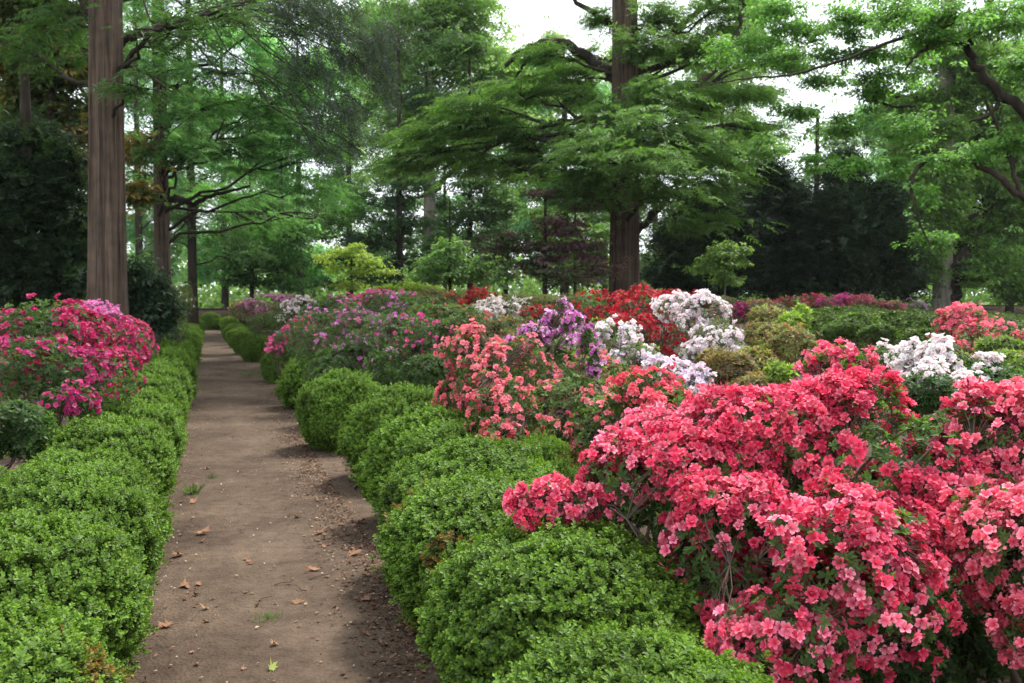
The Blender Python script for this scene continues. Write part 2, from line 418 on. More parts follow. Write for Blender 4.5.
# ------------------------------------------------------------------ boxwood mounds
BOXG = np.array([.110, .180, .030])
def boxwood_mesh(seed, n, bronze=0.0, shade=1.0, big=1.0):
    r = rs(seed)
    d = unit(r.normal(size=(n, 3))); d = d[d[:, 2] > -.82]
    rad = np.array([.46, .46, .41]); q = (np.abs(d) ** 2.15).sum(1) ** (-1 / 2.15)
    lump = 1 + .055 * wav(d, 2.4, seed + 1) + .035 * wav(d, 6.0, seed + 2) + .040 * wav(d, 14, seed + 4)
    pos = d * (q * lump)[:, None] * rad
    nrm = unit(d / rad)
    depth = r.uniform(0, 1, len(d)) ** 2 * .09 - .012
    pos = pos - nrm * (depth[:, None] + .03) + [0, 0, .37]
    k = pos[:, 2] > .01; pos, nrm, d = pos[k], nrm[k], d[k]
    stray = (r.random(len(pos)) < .05)[:, None] * r.uniform(.015, .06, (len(pos), 1)); pos = pos + unit(nrm + [0, 0, .6]) * stray
    axis = unit(nrm + [0, 0, .45] + r.normal(size=nrm.shape) * .38)
    f = np.clip(.98 + .2 * wav(pos, 7, seed + 3) + r.normal(size=len(pos)) * .13, .5, 1.6)[:, None]
    col = BOXG * f * np.array([1, 1, 1])
    warm = np.clip(wav(pos, 5, seed + 8) * .5 + r.normal(size=len(pos)) * .3, 0, 1)[:, None] * .35
    col = col * (1 - warm) + np.array([.17, .27, .045]) * warm
    if bronze:
        w = (wav(pos, 5.5, seed + 6) > .75 - bronze)[:, None] * (r.random(len(pos)) < .65)[:, None]
        col = np.where(w, np.array([.17, .11, .035]) * f, col)
    col = col * np.array([shade * .9, shade, shade])
    fo = Geo(); half = r.random(len(pos)) < .5
    for T, m in ((SPRIGS[0], half), (SPRIGS[1], ~half)):
        fo.inst(T, frames(axis[m], r), pos[m], r.uniform(.030, .053, m.sum()) * big, col[m])
    # dark core shell painted for the shade inside, plus woody stems
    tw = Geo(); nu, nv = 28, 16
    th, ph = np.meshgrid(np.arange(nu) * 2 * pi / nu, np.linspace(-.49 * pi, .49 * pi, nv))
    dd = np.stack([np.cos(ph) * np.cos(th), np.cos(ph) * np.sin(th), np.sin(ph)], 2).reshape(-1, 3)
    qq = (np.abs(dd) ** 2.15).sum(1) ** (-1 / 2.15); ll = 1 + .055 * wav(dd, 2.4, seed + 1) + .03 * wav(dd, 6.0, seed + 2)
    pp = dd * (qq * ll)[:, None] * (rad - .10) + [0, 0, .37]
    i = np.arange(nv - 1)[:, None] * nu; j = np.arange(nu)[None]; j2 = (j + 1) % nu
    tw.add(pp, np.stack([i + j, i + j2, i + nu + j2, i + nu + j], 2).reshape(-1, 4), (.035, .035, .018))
    for s in range(9):
        a = r.uniform(0, 2 * pi); e = np.array([cos(a) * .22, sin(a) * .22, .2])
        tw.tube([(cos(a) * .05, sin(a) * .05, -.02), tuple(e * [.7, .7, .5]), tuple(e)], [.012, .009, .007], 5, (.09, .07, .05))
    return fo.mesh('foliage', M_BOX), tw.mesh('stems', M_TWIG)

BOXV = [boxwood_mesh(100, 17000), boxwood_mesh(140, 17000), boxwood_mesh(180, 17000, .55), boxwood_mesh(220, 17000), boxwood_mesh(260, 7000, 0, .5, 1.6), boxwood_mesh(300, 6000, 0, 1.0, 1.7), boxwood_mesh(340, 6000, 0, .9, 1.7)]
def boxwood(x, y, sx, sy, sz, v, rz, label, group, name='boxwood_shrub'):
    t = empty(name, (x, y, 0), label, 'shrub', group)
    if y > 13 and v < 4: v = 5 + v % 2
    for me, n in zip(BOXV[v], ('foliage', 'stems')):
        o = bpy.data.objects.new(n, me); COL.objects.link(o); o.parent = t
    t.rotation_euler = (0, 0, rz); t.scale = (sx, sy, sz)
    return t

ORD = ['nearest', 'second', 'third', 'fourth', 'fifth', 'sixth', 'seventh', 'eighth', 'ninth', 'tenth', 'eleventh', 'twelfth', 'thirteenth',
       'fourteenth', 'fifteenth', 'sixteenth', 'seventeenth', 'eighteenth', 'nineteenth', 'twentieth', 'twenty-first', 'twenty-second', 'twenty-third', 'twenty-fourth', 'twenty-fifth', 'twenty-sixth', 'twenty-seventh', 'twenty-eighth']
def ordlab(i, tot, side, extra):
    if i == 0: return 'nearest clipped boxwood mound of the %s row, cut by the bottom edge' % side
    if i == tot - 1: return 'farthest boxwood mound of the %s row, at the end of the dirt path' % side
    return '%s boxwood mound from the camera in the %s row along the path%s' % (ORD[i], side, extra)

r = rs(7)
left = [(-.95, 2.1, 1.1, 1.2, 1.05), (-.92, 3.0, 1.12, 1.15, .96), (-.90, 3.95, 1.1, 1.25, .98), (-.92, 4.95, 1.1, 1.25, .97), (-.9, 6.0, 1.1, 1.3, .96), (-.88, 7.15, 1.05, 1.3, .97),
        (-.88, 8.3, 1.05, 1.35, .96), (-.86, 9.6, 1.02, 1.4, .96), (-.86, 11.0, 1.0, 1.4, .95), (-.86, 12.5, 1.0, 1.5, .94), (-.86, 14.1, 1.0, 1.5, .92), (-.86, 16.4, .95, 1.05, .9),
        (-.86, 18.6, .95, 1.0, .86), (-.86, 20.8, .95, 1.0, .86), (-.86, 23.0, .95, 1.05, .86), (-.86, 25.4, .95, 1.0, .86), (-.86, 27.8, .95, 1.0, .86), (-.86, 30.2, .95, 1.0, .86), (-.86, 32.8, .95, 1.0, .84),
        (-.86, 35.4, .95, 1.0, .84), (-.86, 38, .95, 1.0, .84), (-.86, 40.5, .95, 1.0, .84)]
for i, (x, y, sx, sy, sz) in enumerate(left):
    v = 2 if i == 1 else (0, 1, 3)[i % 3]
    x += .15; sz *= (.93, .88, .95)[i % 3]; sx *= .93; sy *= (.92 if y < 10 else .82)
    ex = ', with bronze-brown tips' if i == 1 else ''
    boxwood(x, y, sx, sy, sz, v, 0 if r.random() < .5 else pi, ordlab(i, len(left), 'left', ex), 'boxwood mounds edging the path')
right = [(1.06, 1.35, .78, 1.1, .80), (1.10, 2.25, .82, 1.15, .80), (1.22, 3.2, 1.05, 1.2, .93), (1.26, 4.25, 1.1, 1.3, .90), (1.42, 5.05, 1.1, 1.15, .95)]
for (px, zc, s_, h_) in ((447, 6.5, 1.16, 1.0), (402, 8.05, 1.03, 1.02), (344, 9.75, .96, .98), (314, 13.3, .98, .87), (283, 17.2, .82, .74), (256, 22.4, .84, .82), (246, 25.2, .78, .8),
                          (239, 28.2, .8, .8), (235, 31.4, .85, .8), (232, 34.6, .85, .8), (230, 38, .85, .8), (229, 41.5, .85, .8)):
    q_ = base_at(px, zc); right.append((q_[0], q_[1], s_ * (1 if zc < 20 else .85), s_ * (1.0 if zc < 20 else .95), h_ * (1 if zc < 20 else .92)))
for i, (x, y, sx, sy, sz) in enumerate(right):
    v = (1, 0, 3, 2, 0, 1, 3, 0)[i % 8]
    boxwood(x, y, sx, sy, sz, v, r.uniform(0, 6), ordlab(i, len(right), 'right', ''), 'boxwood mounds edging the path')
boxwood(1.95, 5.6, .62, .62, .86, 2, 1.0, 'small bronze-tipped boxwood tucked between the right row and the salmon azalea', 'boxwood mounds edging the path')
for i, x in enumerate((-2.4, -1.2, 0.0, 1.1, 2.3, 3.5)):
    boxwood(x, 44.6, 1.3, 1.0, .95, (0, 4)[i % 2], i * .9, '%s boxwood from the left in the cross hedge closing the path' % ('leftmost', 'second', 'third', 'fourth', 'fifth', 'sixth')[i], 'boxwood cross hedge')

# ------------------------------------------------------------------ azaleas
def ell(blobs):
    out = []
    for b in blobs:
        px, py, rx, ry, zc = b[:5]
        c = P(px, py, zc); k = zc / F
        rd = b[5] if len(b) > 5 else (rx + ry) / 2 * k
        out.append((c, np.array([rx * k, max(rd, .6 * rx * k), ry * k])))
    return out

def sample_surface(E, n, r, seed, zmin=.03, lump=.10, lo=-.75):
    """points on the lumpy outside of a union of ellipsoids"""
    A = np.array([(e[1][0] * e[1][1] * e[1][2]) ** (2 / 3) for e in E]); idx = r.choice(len(E), n, p=A / A.sum())
    c = np.array([e[0] for e in E])[idx]; rad = np.array([e[1] for e in E])[idx]
    d = unit(r.normal(size=(n, 3))); d[:, 2] = np.where((d[:, 2] < lo), -d[:, 2], d[:, 2])
    pos = c + d * rad; s = 1 + lump * wav(pos, 4.5 / max(.25, rad.mean()) * .5, seed) + lump * .6 * wav(pos, 11 / max(.25, rad.mean()) * .5, seed + 1)
    pos = c + d * rad * s[:, None]; nrm = unit(d / rad)
    rag = np.clip(wav(pos, 9, seed + 21) - .55, 0, 2) * .14 * rad.mean(1) + np.clip(wav(pos, 3.3, seed + 22) - .7, 0, 2) * .22 * rad.mean(1)
    pos = pos + unit(nrm + [0, 0, .5]) * rag[:, None]
    keep = pos[:, 2] > zmin
    for k, (cc, rr) in enumerate(E):
        ins = (((pos - cc) / (rr * .88)) ** 2).sum(1) < 1
        keep &= ~(ins & (idx != k))
    return pos[keep], nrm[keep]

LEAFG = np.array([.055, .105, .025])
def azalea(label, blobs, cols, fl=600, per=4, fsize=.027, leaf=1500, lsize=.034, lcol=LEAFG, near=False, seed=1, cover=.6, group='azaleas in bloom',
           base=None, stems=14, zmin=.05, lo=-.75, cat='azalea', name='azalea_shrub', warm=.0, patch=3.0, up=.25, lump=.11):
    r = rs(seed); E = ell(blobs)
    if not near: fl = int(fl * 1.15); fsize *= .76; lump = lump * 1.9; leaf = int(leaf * 1.15)
    cen = np.mean([e[0] for e in E], axis=0)
    b = np.array([cen[0], cen[1], 0]) if base is None else base
    root = empty(name, b, label, cat, group)
    # leaves
    pos, nrm = sample_surface(E, leaf, r, seed, zmin, lump, -.95)
    pos = pos - nrm * (r.uniform(0, 1, len(pos)) ** 1.5 * .22 * np.mean([e[1].mean() for e in E]) + .015)[:, None]
    pos[:, 2] = np.maximum(pos[:, 2], .04)
    ax = unit(nrm + [0, 0, .5] + r.normal(size=nrm.shape) * .4)
    f = np.clip(1 + .22 * r.normal(size=len(pos)) + .15 * wav(pos, 3, seed + 4), .5, 1.7)[:, None]
    lc = np.asarray(lcol) * f
    if warm:
        w = (r.random(len(pos)) < warm)[:, None]; lc = np.where(w, np.array([.16, .09, .045]) * f, lc)
    g = Geo(); g.inst(ROSETTE_NEAR if near else ROSETTE_FAR, frames(ax, r), pos, lsize * r.uniform(.7, 1.25, len(pos)), lc)
    g.build('foliage', M_LEAF, root, origin=b)
    # flowers in trusses
    cpos = np.zeros((0, 3))
    if fl:
        fp, fn = sample_surface(E, int(fl / cover), r, seed, zmin, lump, lo)
        w = wav(fp, patch, seed + 9) + .5 * wav(fp, patch * 2.7, seed + 10) + .25 * r.normal(size=len(fp))
        k = w > np.quantile(w, 1 - cover); cpos, cn = fp[k], fn[k]
        cpos = cpos - cn * (r.uniform(0, 1, len(cpos)) ** 2 * .10)[:, None]
        cols = np.atleast_2d(np.array(cols, float))
        pick = np.clip((wav(cpos, 1.7, seed + 12) * .6 + .5 + r.normal(size=len(cpos)) * .25) * len(cols), 0, len(cols) - .01).astype(int)
        cc = cols[pick]
        n = len(cpos) * per
        C = np.repeat(cc, per, axis=0) * (1 + .2 * r.normal(size=(n, 1))); wh = np.clip(r.normal(size=(n, 1)) * .06, 0, .25); C = C * (1 - wh) + wh * .8
        D = unit(np.repeat(cn, per, axis=0) + [0, 0, up] + r.normal(size=(n, 3)) * .55)
        Q = np.repeat(cpos, per, axis=0) + D * fsize * 1.15 + r.normal(size=(n, 3)) * fsize * .5
        g = Geo(); g.inst(FLOWER_NEAR if near else FLOWER_FAR, frames(D, r), Q, fsize * r.uniform(.78, 1.15, n), np.clip(C, 0, .95))
        if near:
            m_ = n // 9; q_ = r.integers(0, n, m_); D2 = unit(D[q_] + r.normal(size=(m_, 3)) * .3)
            sc = fsize * np.stack([r.uniform(.18, .32, m_), r.uniform(.18, .32, m_), r.uniform(.9, 1.4, m_)], 1)
            cb = np.where(r.random((m_, 1)) < .7, C[q_] * .75, np.array([.30, .16, .08]))
            g.inst(BUD, frames(D2, r), Q[q_] + D2 * fsize * .3 + r.normal(size=(m_, 3)) * fsize * .6, sc, cb)
        g.build('blossom', M_PETAL, root, origin=b)
    # stems: arching mains from the base, a twig to every cluster
    g = Geo(); nodes_ = []
    tgt, _ = sample_surface(E, stems * 3, r, seed + 1, zmin)
    for t in tgt[:stems]:
        s0 = b + np.array([r.normal() * .08, r.normal() * .08, -.03])
        mid = s0 * .45 + t * .55 + np.array([0, 0, .16 * np.linalg.norm(t - s0)]) + r.normal(size=3) * .05
        u = np.linspace(0, 1, 9)[:, None]
        pts = (1 - u) ** 2 * s0 + 2 * u * (1 - u) * mid + u * u * (s0 * .06 + t * .94)
        pts[1:-1] += r.normal(size=(7, 3)) * .015
        g.tube(pts, np.linspace(.014, .003, 9), 5, (.13, .10, .075)); nodes_.append(pts[3:])
    if nodes_ and (near or len(cpos) < 900):
        nd = np.concatenate(nodes_); ends = np.concatenate([cpos, pos[:len(pos) // 6]]) if len(cpos) else pos[:len(pos) // 5]
        j = np.array([np.argmin(((nd - e) ** 2).sum(1)) for e in ends]); A = nd[j]
        m = (A + ends) / 2 + r.normal(size=A.shape) * .02
        th = .0017 if near else .0028
        g.sticks(A, m, th * 1.6, th, (.12, .09, .065)); g.sticks(m, ends, th, th * .6, (.12, .09, .065))
    g.build('stems', M_TWIG, root, origin=b)
    return root

CORAL = [(.74, .10, .19), (.80, .17, .28), (.62, .05, .12)]
azalea('big coral-pink azalea in full bloom filling the right foreground beside the boxwood row',
       [(865, 482, 100, 90, 3.75), (905, 505, 70, 75, 3.6), (770, 440, 100, 55, 3.9), (945, 490, 85, 80, 3.6), (700, 475, 75, 52, 3.7), (625, 478, 52, 34, 3.75), (560, 502, 46, 24, 3.65),
        (735, 560, 75, 75, 3.4), (850, 580, 95, 80, 3.15), (790, 635, 62, 50, 3.0), (650, 440, 40, 26, 4.2)],
       CORAL, fl=3700, per=4, fsize=.0208, leaf=4600, lsize=.032, near=True, seed=301, cover=.69, stems=60, patch=9, zmin=.22, lump=.17)
azalea('coral-pink azalea spilling in at the right edge of the photo, paler lower blooms',
       [(1030, 450, 75, 60, 3.6), (1035, 560, 70, 75, 3.1), (1050, 640, 50, 40, 2.9), (1100, 500, 90, 120, 3.4)],
       [(.80, .15, .23), (.82, .24, .32)], fl=1100, per=4, fsize=.0208, leaf=2200, lsize=.032, near=True, seed=302, cover=.68, stems=26, patch=8, zmin=.25, lump=.16)
azalea('thin tall tuft of coral blooms on bare shoots just above the big coral azalea', [(838, 358, 30, 10, 5.2), (822, 364, 20, 8, 5.3), (858, 368, 22, 12, 5.0)],
       CORAL, fl=46, per=4, leaf=160, lsize=.04, lcol=(.10, .17, .035), near=True, seed=303, cover=.7, stems=9)
azalea('salmon-pink azalea with long upright sprays right behind the right boxwood row',
       [(470, 350, 26, 26, 7.0), (492, 392, 36, 46, 6.7), (458, 400, 26, 28, 7.0), (505, 420, 34, 30, 6.4), (520, 372, 26, 34, 6.9), (500, 440, 26, 18, 6.1)],
       [(.82, .20, .25), (.80, .14, .19)], fl=400, per=4, fsize=.026, leaf=1500, lsize=.036, seed=304, cover=.55, stems=22, patch=4.5)
azalea('salmon-red azalea with fresh green leaves among the blooms, behind the salmon sprays',
       [(560, 375, 50, 34, 7.6), (600, 385, 42, 40, 7.3), (545, 350, 40, 22, 8.2), (575, 420, 55, 40, 6.6), (610, 430, 40, 30, 6.2)],
       [(.74, .12, .16), (.80, .20, .25)], fl=230, per=3, fsize=.026, leaf=2900, lsize=.040, lcol=(.075, .13, .035), seed=305, cover=.38, stems=22, patch=3, warm=.1)
azalea('coral-red azalea tips between the white-lilac azalea and the big coral one', [(650, 390, 34, 20, 5.4), (628, 402, 26, 18, 5.6), (680, 408, 40, 20, 5.0)],
       [(.78, .12, .18), (.7, .07, .12)], fl=130, per=4, fsize=.022, leaf=380, near=True, seed=306, cover=.6, stems=10)
azalea('bright violet azalea with one tall ragged streak of blossom in mid bed',
       [(562, 306, 5, 6, 7.3), (573, 322, 10, 8, 7.2), (586, 340, 8, 16, 6.7), (594, 364, 6, 16, 6.5), (550, 320, 9, 6, 7.5), (530, 332, 12, 8, 7.7), (515, 347, 12, 8, 7.7), (556, 340, 16, 14, 7.8)],
       [(.66, .24, .58), (.76, .40, .70), (.56, .14, .46)], fl=300, per=3, fsize=.026, leaf=500, lsize=.04, seed=1307, cover=.8, stems=16, patch=6)
azalea('low violet azalea with scattered blooms under the salmon-red leaves',
       [(585, 412, 24, 16, 7.2), (560, 400, 30, 22, 7.6), (600, 400, 24, 20, 7.3), (590, 440, 30, 22, 6.4)],
       [(.5, .10, .50), (.60, .2, .55)], fl=70, per=3, fsize=.026, leaf=1500, lsize=.036, lcol=(.06, .10, .035), seed=308, cover=.3, stems=12)
azalea('white azalea flushed pale lilac sloping down to the big coral azalea',
       [(612, 338, 24, 14, 8.3), (636, 356, 26, 15, 8.0), (664, 374, 26, 14, 7.7), (693, 388, 22, 15, 7.4), (598, 326, 14, 9, 8.6), (700, 380, 12, 12, 7.4)],
       [(.80, .72, .84), (.82, .80, .84), (.74, .60, .80)], fl=260, per=4, fsize=.033, leaf=520, lcol=(.08, .14, .04), seed=309, cover=.7, stems=16, patch=4)
azalea('deep red azalea, largest red mass, below the broad fluted trunk',
       [(605, 312, 36, 20, 11.5), (645, 316, 46, 30, 11.2), (678, 328, 36, 34, 10.8), (640, 340, 44, 24, 10.6), (655, 300, 30, 14, 11.6), (690, 345, 26, 22, 10.4)],
       [(.42, .006, .022), (.50, .014, .03), (.32, .005, .016)], fl=1050, per=4, fsize=.029, leaf=1500, lsize=.036, lcol=(.05, .08, .03), seed=310, cover=.72, stems=18, patch=2.4)
azalea('snow-white azalea with a faint pink blush standing before the deep red one',
       [(682, 308, 22, 13, 9.8), (706, 312, 26, 18, 9.6), (716, 338, 26, 22, 9.2), (736, 350, 12, 14, 9.0), (690, 326, 18, 12, 9.4), (700, 352, 20, 10, 9.1)],
       [(.84, .82, .82), (.80, .66, .76), (.84, .82, .83)], fl=420, per=4, fsize=.031, leaf=600, lcol=(.09, .13, .045), seed=311, cover=.7, stems=16, patch=3.4)
azalea('small creamy-white azalea in the far bed, left of the violet streak', [(497, 312, 24, 11, 15), (518, 310, 20, 12, 15.2), (484, 316, 14, 8, 14.8)],
       [(.80, .79, .72), (.78, .76, .7)], fl=260, per=4, fsize=.032, leaf=500, lcol=(.05, .09, .03), seed=312, cover=.68, stems=8, patch=2.4)
azalea('dark red azalea beside the far orange one', [(482, 300, 14, 11, 17), (470, 306, 8, 8, 17)], [(.38, .015, .02), (.48, .03, .03)], fl=150, per=4, fsize=.032, leaf=350, seed=313, cover=.75, stems=6)
azalea('orange-red azalea in the far bed below the pale-barked tree', [(455, 304, 15, 12, 17), (463, 316, 12, 8, 16.4)], [(.55, .07, .03), (.45, .04, .03)], fl=150, per=4, fsize=.032, leaf=420, seed=314, cover=.65, stems=6)
azalea('small dark red azalea low between the creamy-white and violet azaleas', [(540, 316, 22, 10, 13), (528, 322, 10, 8, 13)], [(.34, .02, .03)], fl=80, per=3, fsize=.03, leaf=600, lcol=(.04, .07, .025), seed=315, cover=.5, stems=7)
azalea('wide leafy azalea with magenta blooms on its crown and lilac ones below',
       [(330, 322, 34, 24, 15.5), (375, 318, 44, 22, 14.5), (418, 325, 34, 24, 13.5), (345, 350, 48, 34, 12.8), (395, 352, 46, 34, 11.8), (435, 350, 34, 34, 11), (405, 300, 20, 8, 15), (300, 345, 22, 20, 14.2)],
       [(.55, .05, .22), (.60, .10, .30), (.5, .14, .42)], fl=330, per=3, fsize=.031, leaf=8000, lsize=.042, lcol=(.05, .092, .028), seed=316, cover=.26, stems=30, patch=1.6, up=.4)
azalea('cushion of bright pink blooms above the roundest boxwoods, left front of the wide leafy azalea', [(298, 328, 17, 8, 14.6), (282, 344, 17, 6, 14.2), (275, 350, 8, 5, 14)],
       [(.68, .06, .26), (.72, .12, .3)], fl=130, per=4, fsize=.032, leaf=260, seed=317, cover=.8, stems=6)
azalea('leafy azalea with sparse lilac blooms behind the bare mulch patch', [(352, 365, 40, 22, 11.6), (398, 372, 34, 20, 10.8), (330, 378, 20, 12, 11.2), (425, 375, 26, 22, 10.2)],
       [(.56, .22, .52), (.45, .10, .35)], fl=48, per=2, fsize=.032, leaf=3200, lsize=.042, lcol=(.045, .085, .026), seed=318, cover=.3, stems=14)
azalea('mixed white and cream azalea in the far left bed', [(284, 322, 24, 16, 20), (300, 310, 22, 12, 21), (262, 326, 14, 12, 20)], [(.78, .76, .72), (.74, .62, .64)], fl=210, per=4, fsize=.034, leaf=1500, lsize=.045, lcol=(.08, .125, .04), seed=319, cover=.4, stems=10)
azalea('mauve-pink azalea behind the cream ones of the far left bed', [(272, 306, 24, 9, 24), (252, 310, 12, 8, 25), (292, 302, 14, 7, 24)], [(.50, .18, .36), (.58, .26, .44), (.42, .12, .32)], fl=330, per=4, fsize=.036, leaf=900, lsize=.045, seed=320, cover=.6, stems=8)
azalea('dusky pink azalea at the far end of the right boxwood row', [(246, 312, 14, 9, 30), (262, 310, 12, 7, 29)], [(.4, .15, .13), (.48, .22, .22)], fl=160, per=4, fsize=.038, leaf=700, lsize=.05, lcol=(.08, .09, .04), seed=321, cover=.5, stems=6)
azalea('rose-red azalea strip behind the wide leafy azalea', [(345, 306, 22, 9, 20), (378, 300, 24, 8, 20), (408, 306, 18, 9, 19)], [(.5, .06, .16), (.6, .12, .25)], fl=300, per=4, fsize=.034, leaf=1100, lsize=.045, seed=322, cover=.5, stems=8)
azalea('white azalea low at the foot of the lime maple', [(398, 299, 16, 6, 23), (412, 300, 9, 5, 23)], [(.8, .79, .78)], fl=150, per=4, fsize=.034, leaf=300, seed=323, cover=.8, stems=5)

# bloomless or nearly bloomless leafy azaleas filling the beds
GR = 'leafy azaleas out of bloom'
def leafy(label, blobs, lcol, n, seed, ls=.045, warm=0.0, fl=0, cols=None, **k):
    return azalea(label, blobs, cols, fl=fl, leaf=n, lsize=ls, lcol=lcol, seed=seed, warm=warm, group=GR, stems=14, cover=.5, **k)
leafy('mid-green leafy azalea between the wide magenta azalea and the salmon one', [(448, 325, 36, 26, 12.5), (430, 310, 34, 16, 15), (470, 335, 30, 20, 11)], (.055, .10, .03), 3600, 331, warm=.12, fl=40, cols=[(.6, .12, .1)])
leafy('olive leafy azalea behind the salmon-red azalea, red buds showing', [(500, 335, 34, 18, 10.2), (530, 345, 34, 16, 9.6), (570, 345, 34, 16, 9.6), (485, 345, 26, 14, 10)], (.06, .09, .035), 3400, 332, warm=.3, fl=50, cols=[(.5, .06, .06)])
leafy('pale green leafy shrub with straw-coloured twigs right of the snow-white azalea', [(765, 340, 24, 22, 9.2), (790, 350, 24, 22, 8.8), (755, 365, 30, 18, 8.6), (775, 318, 26, 10, 11)], (.17, .19, .07), 1900, 333, warm=.35)
leafy('brownish leggy azalea between the white-lilac azalea and the pale green shrub', [(735, 372, 26, 18, 7.8), (715, 365, 20, 14, 8.2), (760, 385, 28, 12, 7.2)], (.15, .14, .07), 1500, 334, warm=.4)
leafy('bright yellow-green young shoots standing left of the far dark hedge', [(790, 325, 16, 14, 10.5), (802, 318, 10, 12, 10.6), (782, 372, 14, 10, 7)], (.17, .25, .05), 420, 335, ls=.06)
leafy('soft green rounded azalea before the far dark hedge, two pale blooms', [(855, 326, 26, 11, 12), (880, 332, 24, 12, 11.5), (838, 330, 18, 9, 12)], (.09, .15, .04), 2400, 336)
leafy('dull green leafy azalea under the far dusky pink blooms', [(760, 308, 34, 8, 20), (720, 312, 24, 10, 18), (700, 304, 24, 9, 20)], (.07, .08, .04), 2200, 337, warm=.3)
leafy('dark green azalea under the white azalea of the right bed', [(860, 385, 40, 18, 6.4), (920, 395, 50, 18, 6.0), (990, 390, 50, 22, 6.2)], (.05, .10, .03), 2600, 338)
leafy('yellow-green azalea between the two coral azaleas at the right edge', [(975, 372, 34, 14, 6.8), (1010, 368, 26, 16, 6.8), (1000, 345, 28, 10, 8)], (.13, .19, .045), 1500, 339)
leafy('low olive azalea at the foot of the far lime shrub', [(440, 296, 26, 7, 20), (415, 303, 22, 9, 18), (520, 300, 34, 7, 20), (560, 302, 30, 8, 18)], (.09, .11, .04), 2400, 340, warm=.2)
leafy('dark leafy shrub left of the magenta azalea at the left edge', [(-40, 330, 40, 30, 9), (-40, 440, 40, 50, 6), (14, 430, 40, 28, 6.3)], (.045, .085, .026), 3600, 341)

azalea('coral azalea arching up at the right edge behind the white one', [(965, 326, 26, 18, 9.2), (985, 345, 36, 16, 8.8), (1015, 352, 26, 16, 8.6), (945, 350, 22, 12, 8.6), (958, 316, 16, 8, 9.4)],
       [(.78, .11, .18), (.80, .16, .24)], fl=420, per=4, fsize=.029, leaf=800, lcol=(.07, .12, .03), seed=324, cover=.68, stems=14, patch=2.6)
azalea('pure white azalea between the big coral azalea and the coral one at the right edge', [(885, 358, 18, 12, 7.0), (912, 364, 22, 18, 6.7), (945, 368, 22, 20, 6.4), (980, 376, 20, 18, 6.3), (925, 386, 26, 16, 6.1), (1008, 388, 14, 14, 6.2), (960, 392, 24, 14, 6.0)],
       [(.84, .84, .82), (.82, .83, .78)], fl=620, per=4, fsize=.029, leaf=1300, lcol=(.07, .13, .035), seed=325, cover=.5, stems=16, patch=4.5)
azalea('pale magenta azalea beside the wall, left of the far crimson ones', [(836, 302, 14, 6, 27), (826, 303, 8, 5, 27)], [(.55, .04, .26)], fl=160, per=4, fsize=.036, leaf=300, seed=326, cover=.8, stems=5)
azalea('far crimson azalea strip in front of the dark evergreens', [(808, 302, 18, 6, 28), (786, 304, 16, 6, 28), (760, 306, 14, 5, 28)], [(.45, .03, .07), (.5, .08, .12)], fl=330, per=4, fsize=.036, leaf=700, seed=327, cover=.6, stems=7)
azalea('dusky rose azalea right of the far magenta one', [(862, 303, 18, 6, 27), (888, 305, 16, 5, 27)], [(.38, .05, .10), (.45, .12, .16)], fl=260, per=4, fsize=.036, leaf=600, lcol=(.05, .07, .03), seed=328, cover=.6, stems=6)
azalea('plum-coloured azalea half hidden behind the snow-white one', [(735, 312, 16, 7, 16)], [(.32, .02, .12)], fl=100, per=4, fsize=.034, leaf=200, seed=329, cover=.7, stems=5)
azalea('small faded lilac azalea at the wall, right end of the pink row', [(915, 306, 16, 5, 28)], [(.35, .2, .35)], fl=50, per=3, fsize=.036, leaf=400, seed=330, cover=.5, stems=5)
leafy('leafy azalea mass added to darken the hollow beneath and behind the big coral azalea',  # leaf mass added to darken the open ground below the blooms
      [(880, 560, 120, 70, 4.3), (720, 520, 80, 50, 4.5), (620, 500, 60, 30, 4.6), (1000, 600, 90, 70, 4.0), (900, 640, 90, 50, 3.6), (800, 560, 80, 70, 3.9)], (.045, .08, .025), 9000, 342, ls=.036)
# left bed
azalea('tall crimson-magenta azalea at the left edge, behind the left boxwood row',
       [(40, 335, 60, 26, 8.2), (95, 345, 46, 28, 8.6), (25, 372, 50, 34, 7.2), (70, 378, 46, 26, 7.4), (110, 362, 30, 16, 8.2), (64, 405, 28, 18, 6.9), (-30, 365, 40, 40, 7.2)],
       [(.46, .010, .11), (.38, .008, .08), (.46, .025, .16)], fl=1150, per=4, fsize=.027, leaf=4200, lsize=.040, lcol=(.055, .10, .032), seed=351, cover=.5, stems=34, patch=2.6)
azalea('lilac-pink azalea crowning the crimson-magenta one by the fluted trunk', [(85, 312, 28, 10, 10.2), (110, 322, 16, 12, 10), (48, 316, 20, 8, 10.2), (88, 330, 18, 12, 9.6)],
       [(.60, .16, .40), (.64, .26, .50)], fl=260, per=4, fsize=.031, leaf=600, seed=352, cover=.65, stems=12, patch=3)
azalea('small dusky red azalea at the foot of the dark holly bush', [(138, 332, 14, 10, 12), (125, 326, 10, 8, 12.4), (146, 342, 8, 8, 11.6)],
       [(.40, .02, .08), (.45, .05, .12)], fl=150, per=4, fsize=.030, leaf=360, seed=353, cover=.6, stems=7)
leafy('thin pale shrub with white specks left of the path, beyond the holly bush', [(176, 308, 14, 20, 20), (168, 322, 10, 10, 18), (185, 300, 10, 14, 23)], (.09, .12, .045), 1500, 354, fl=30, cols=[(.7, .7, .62)])

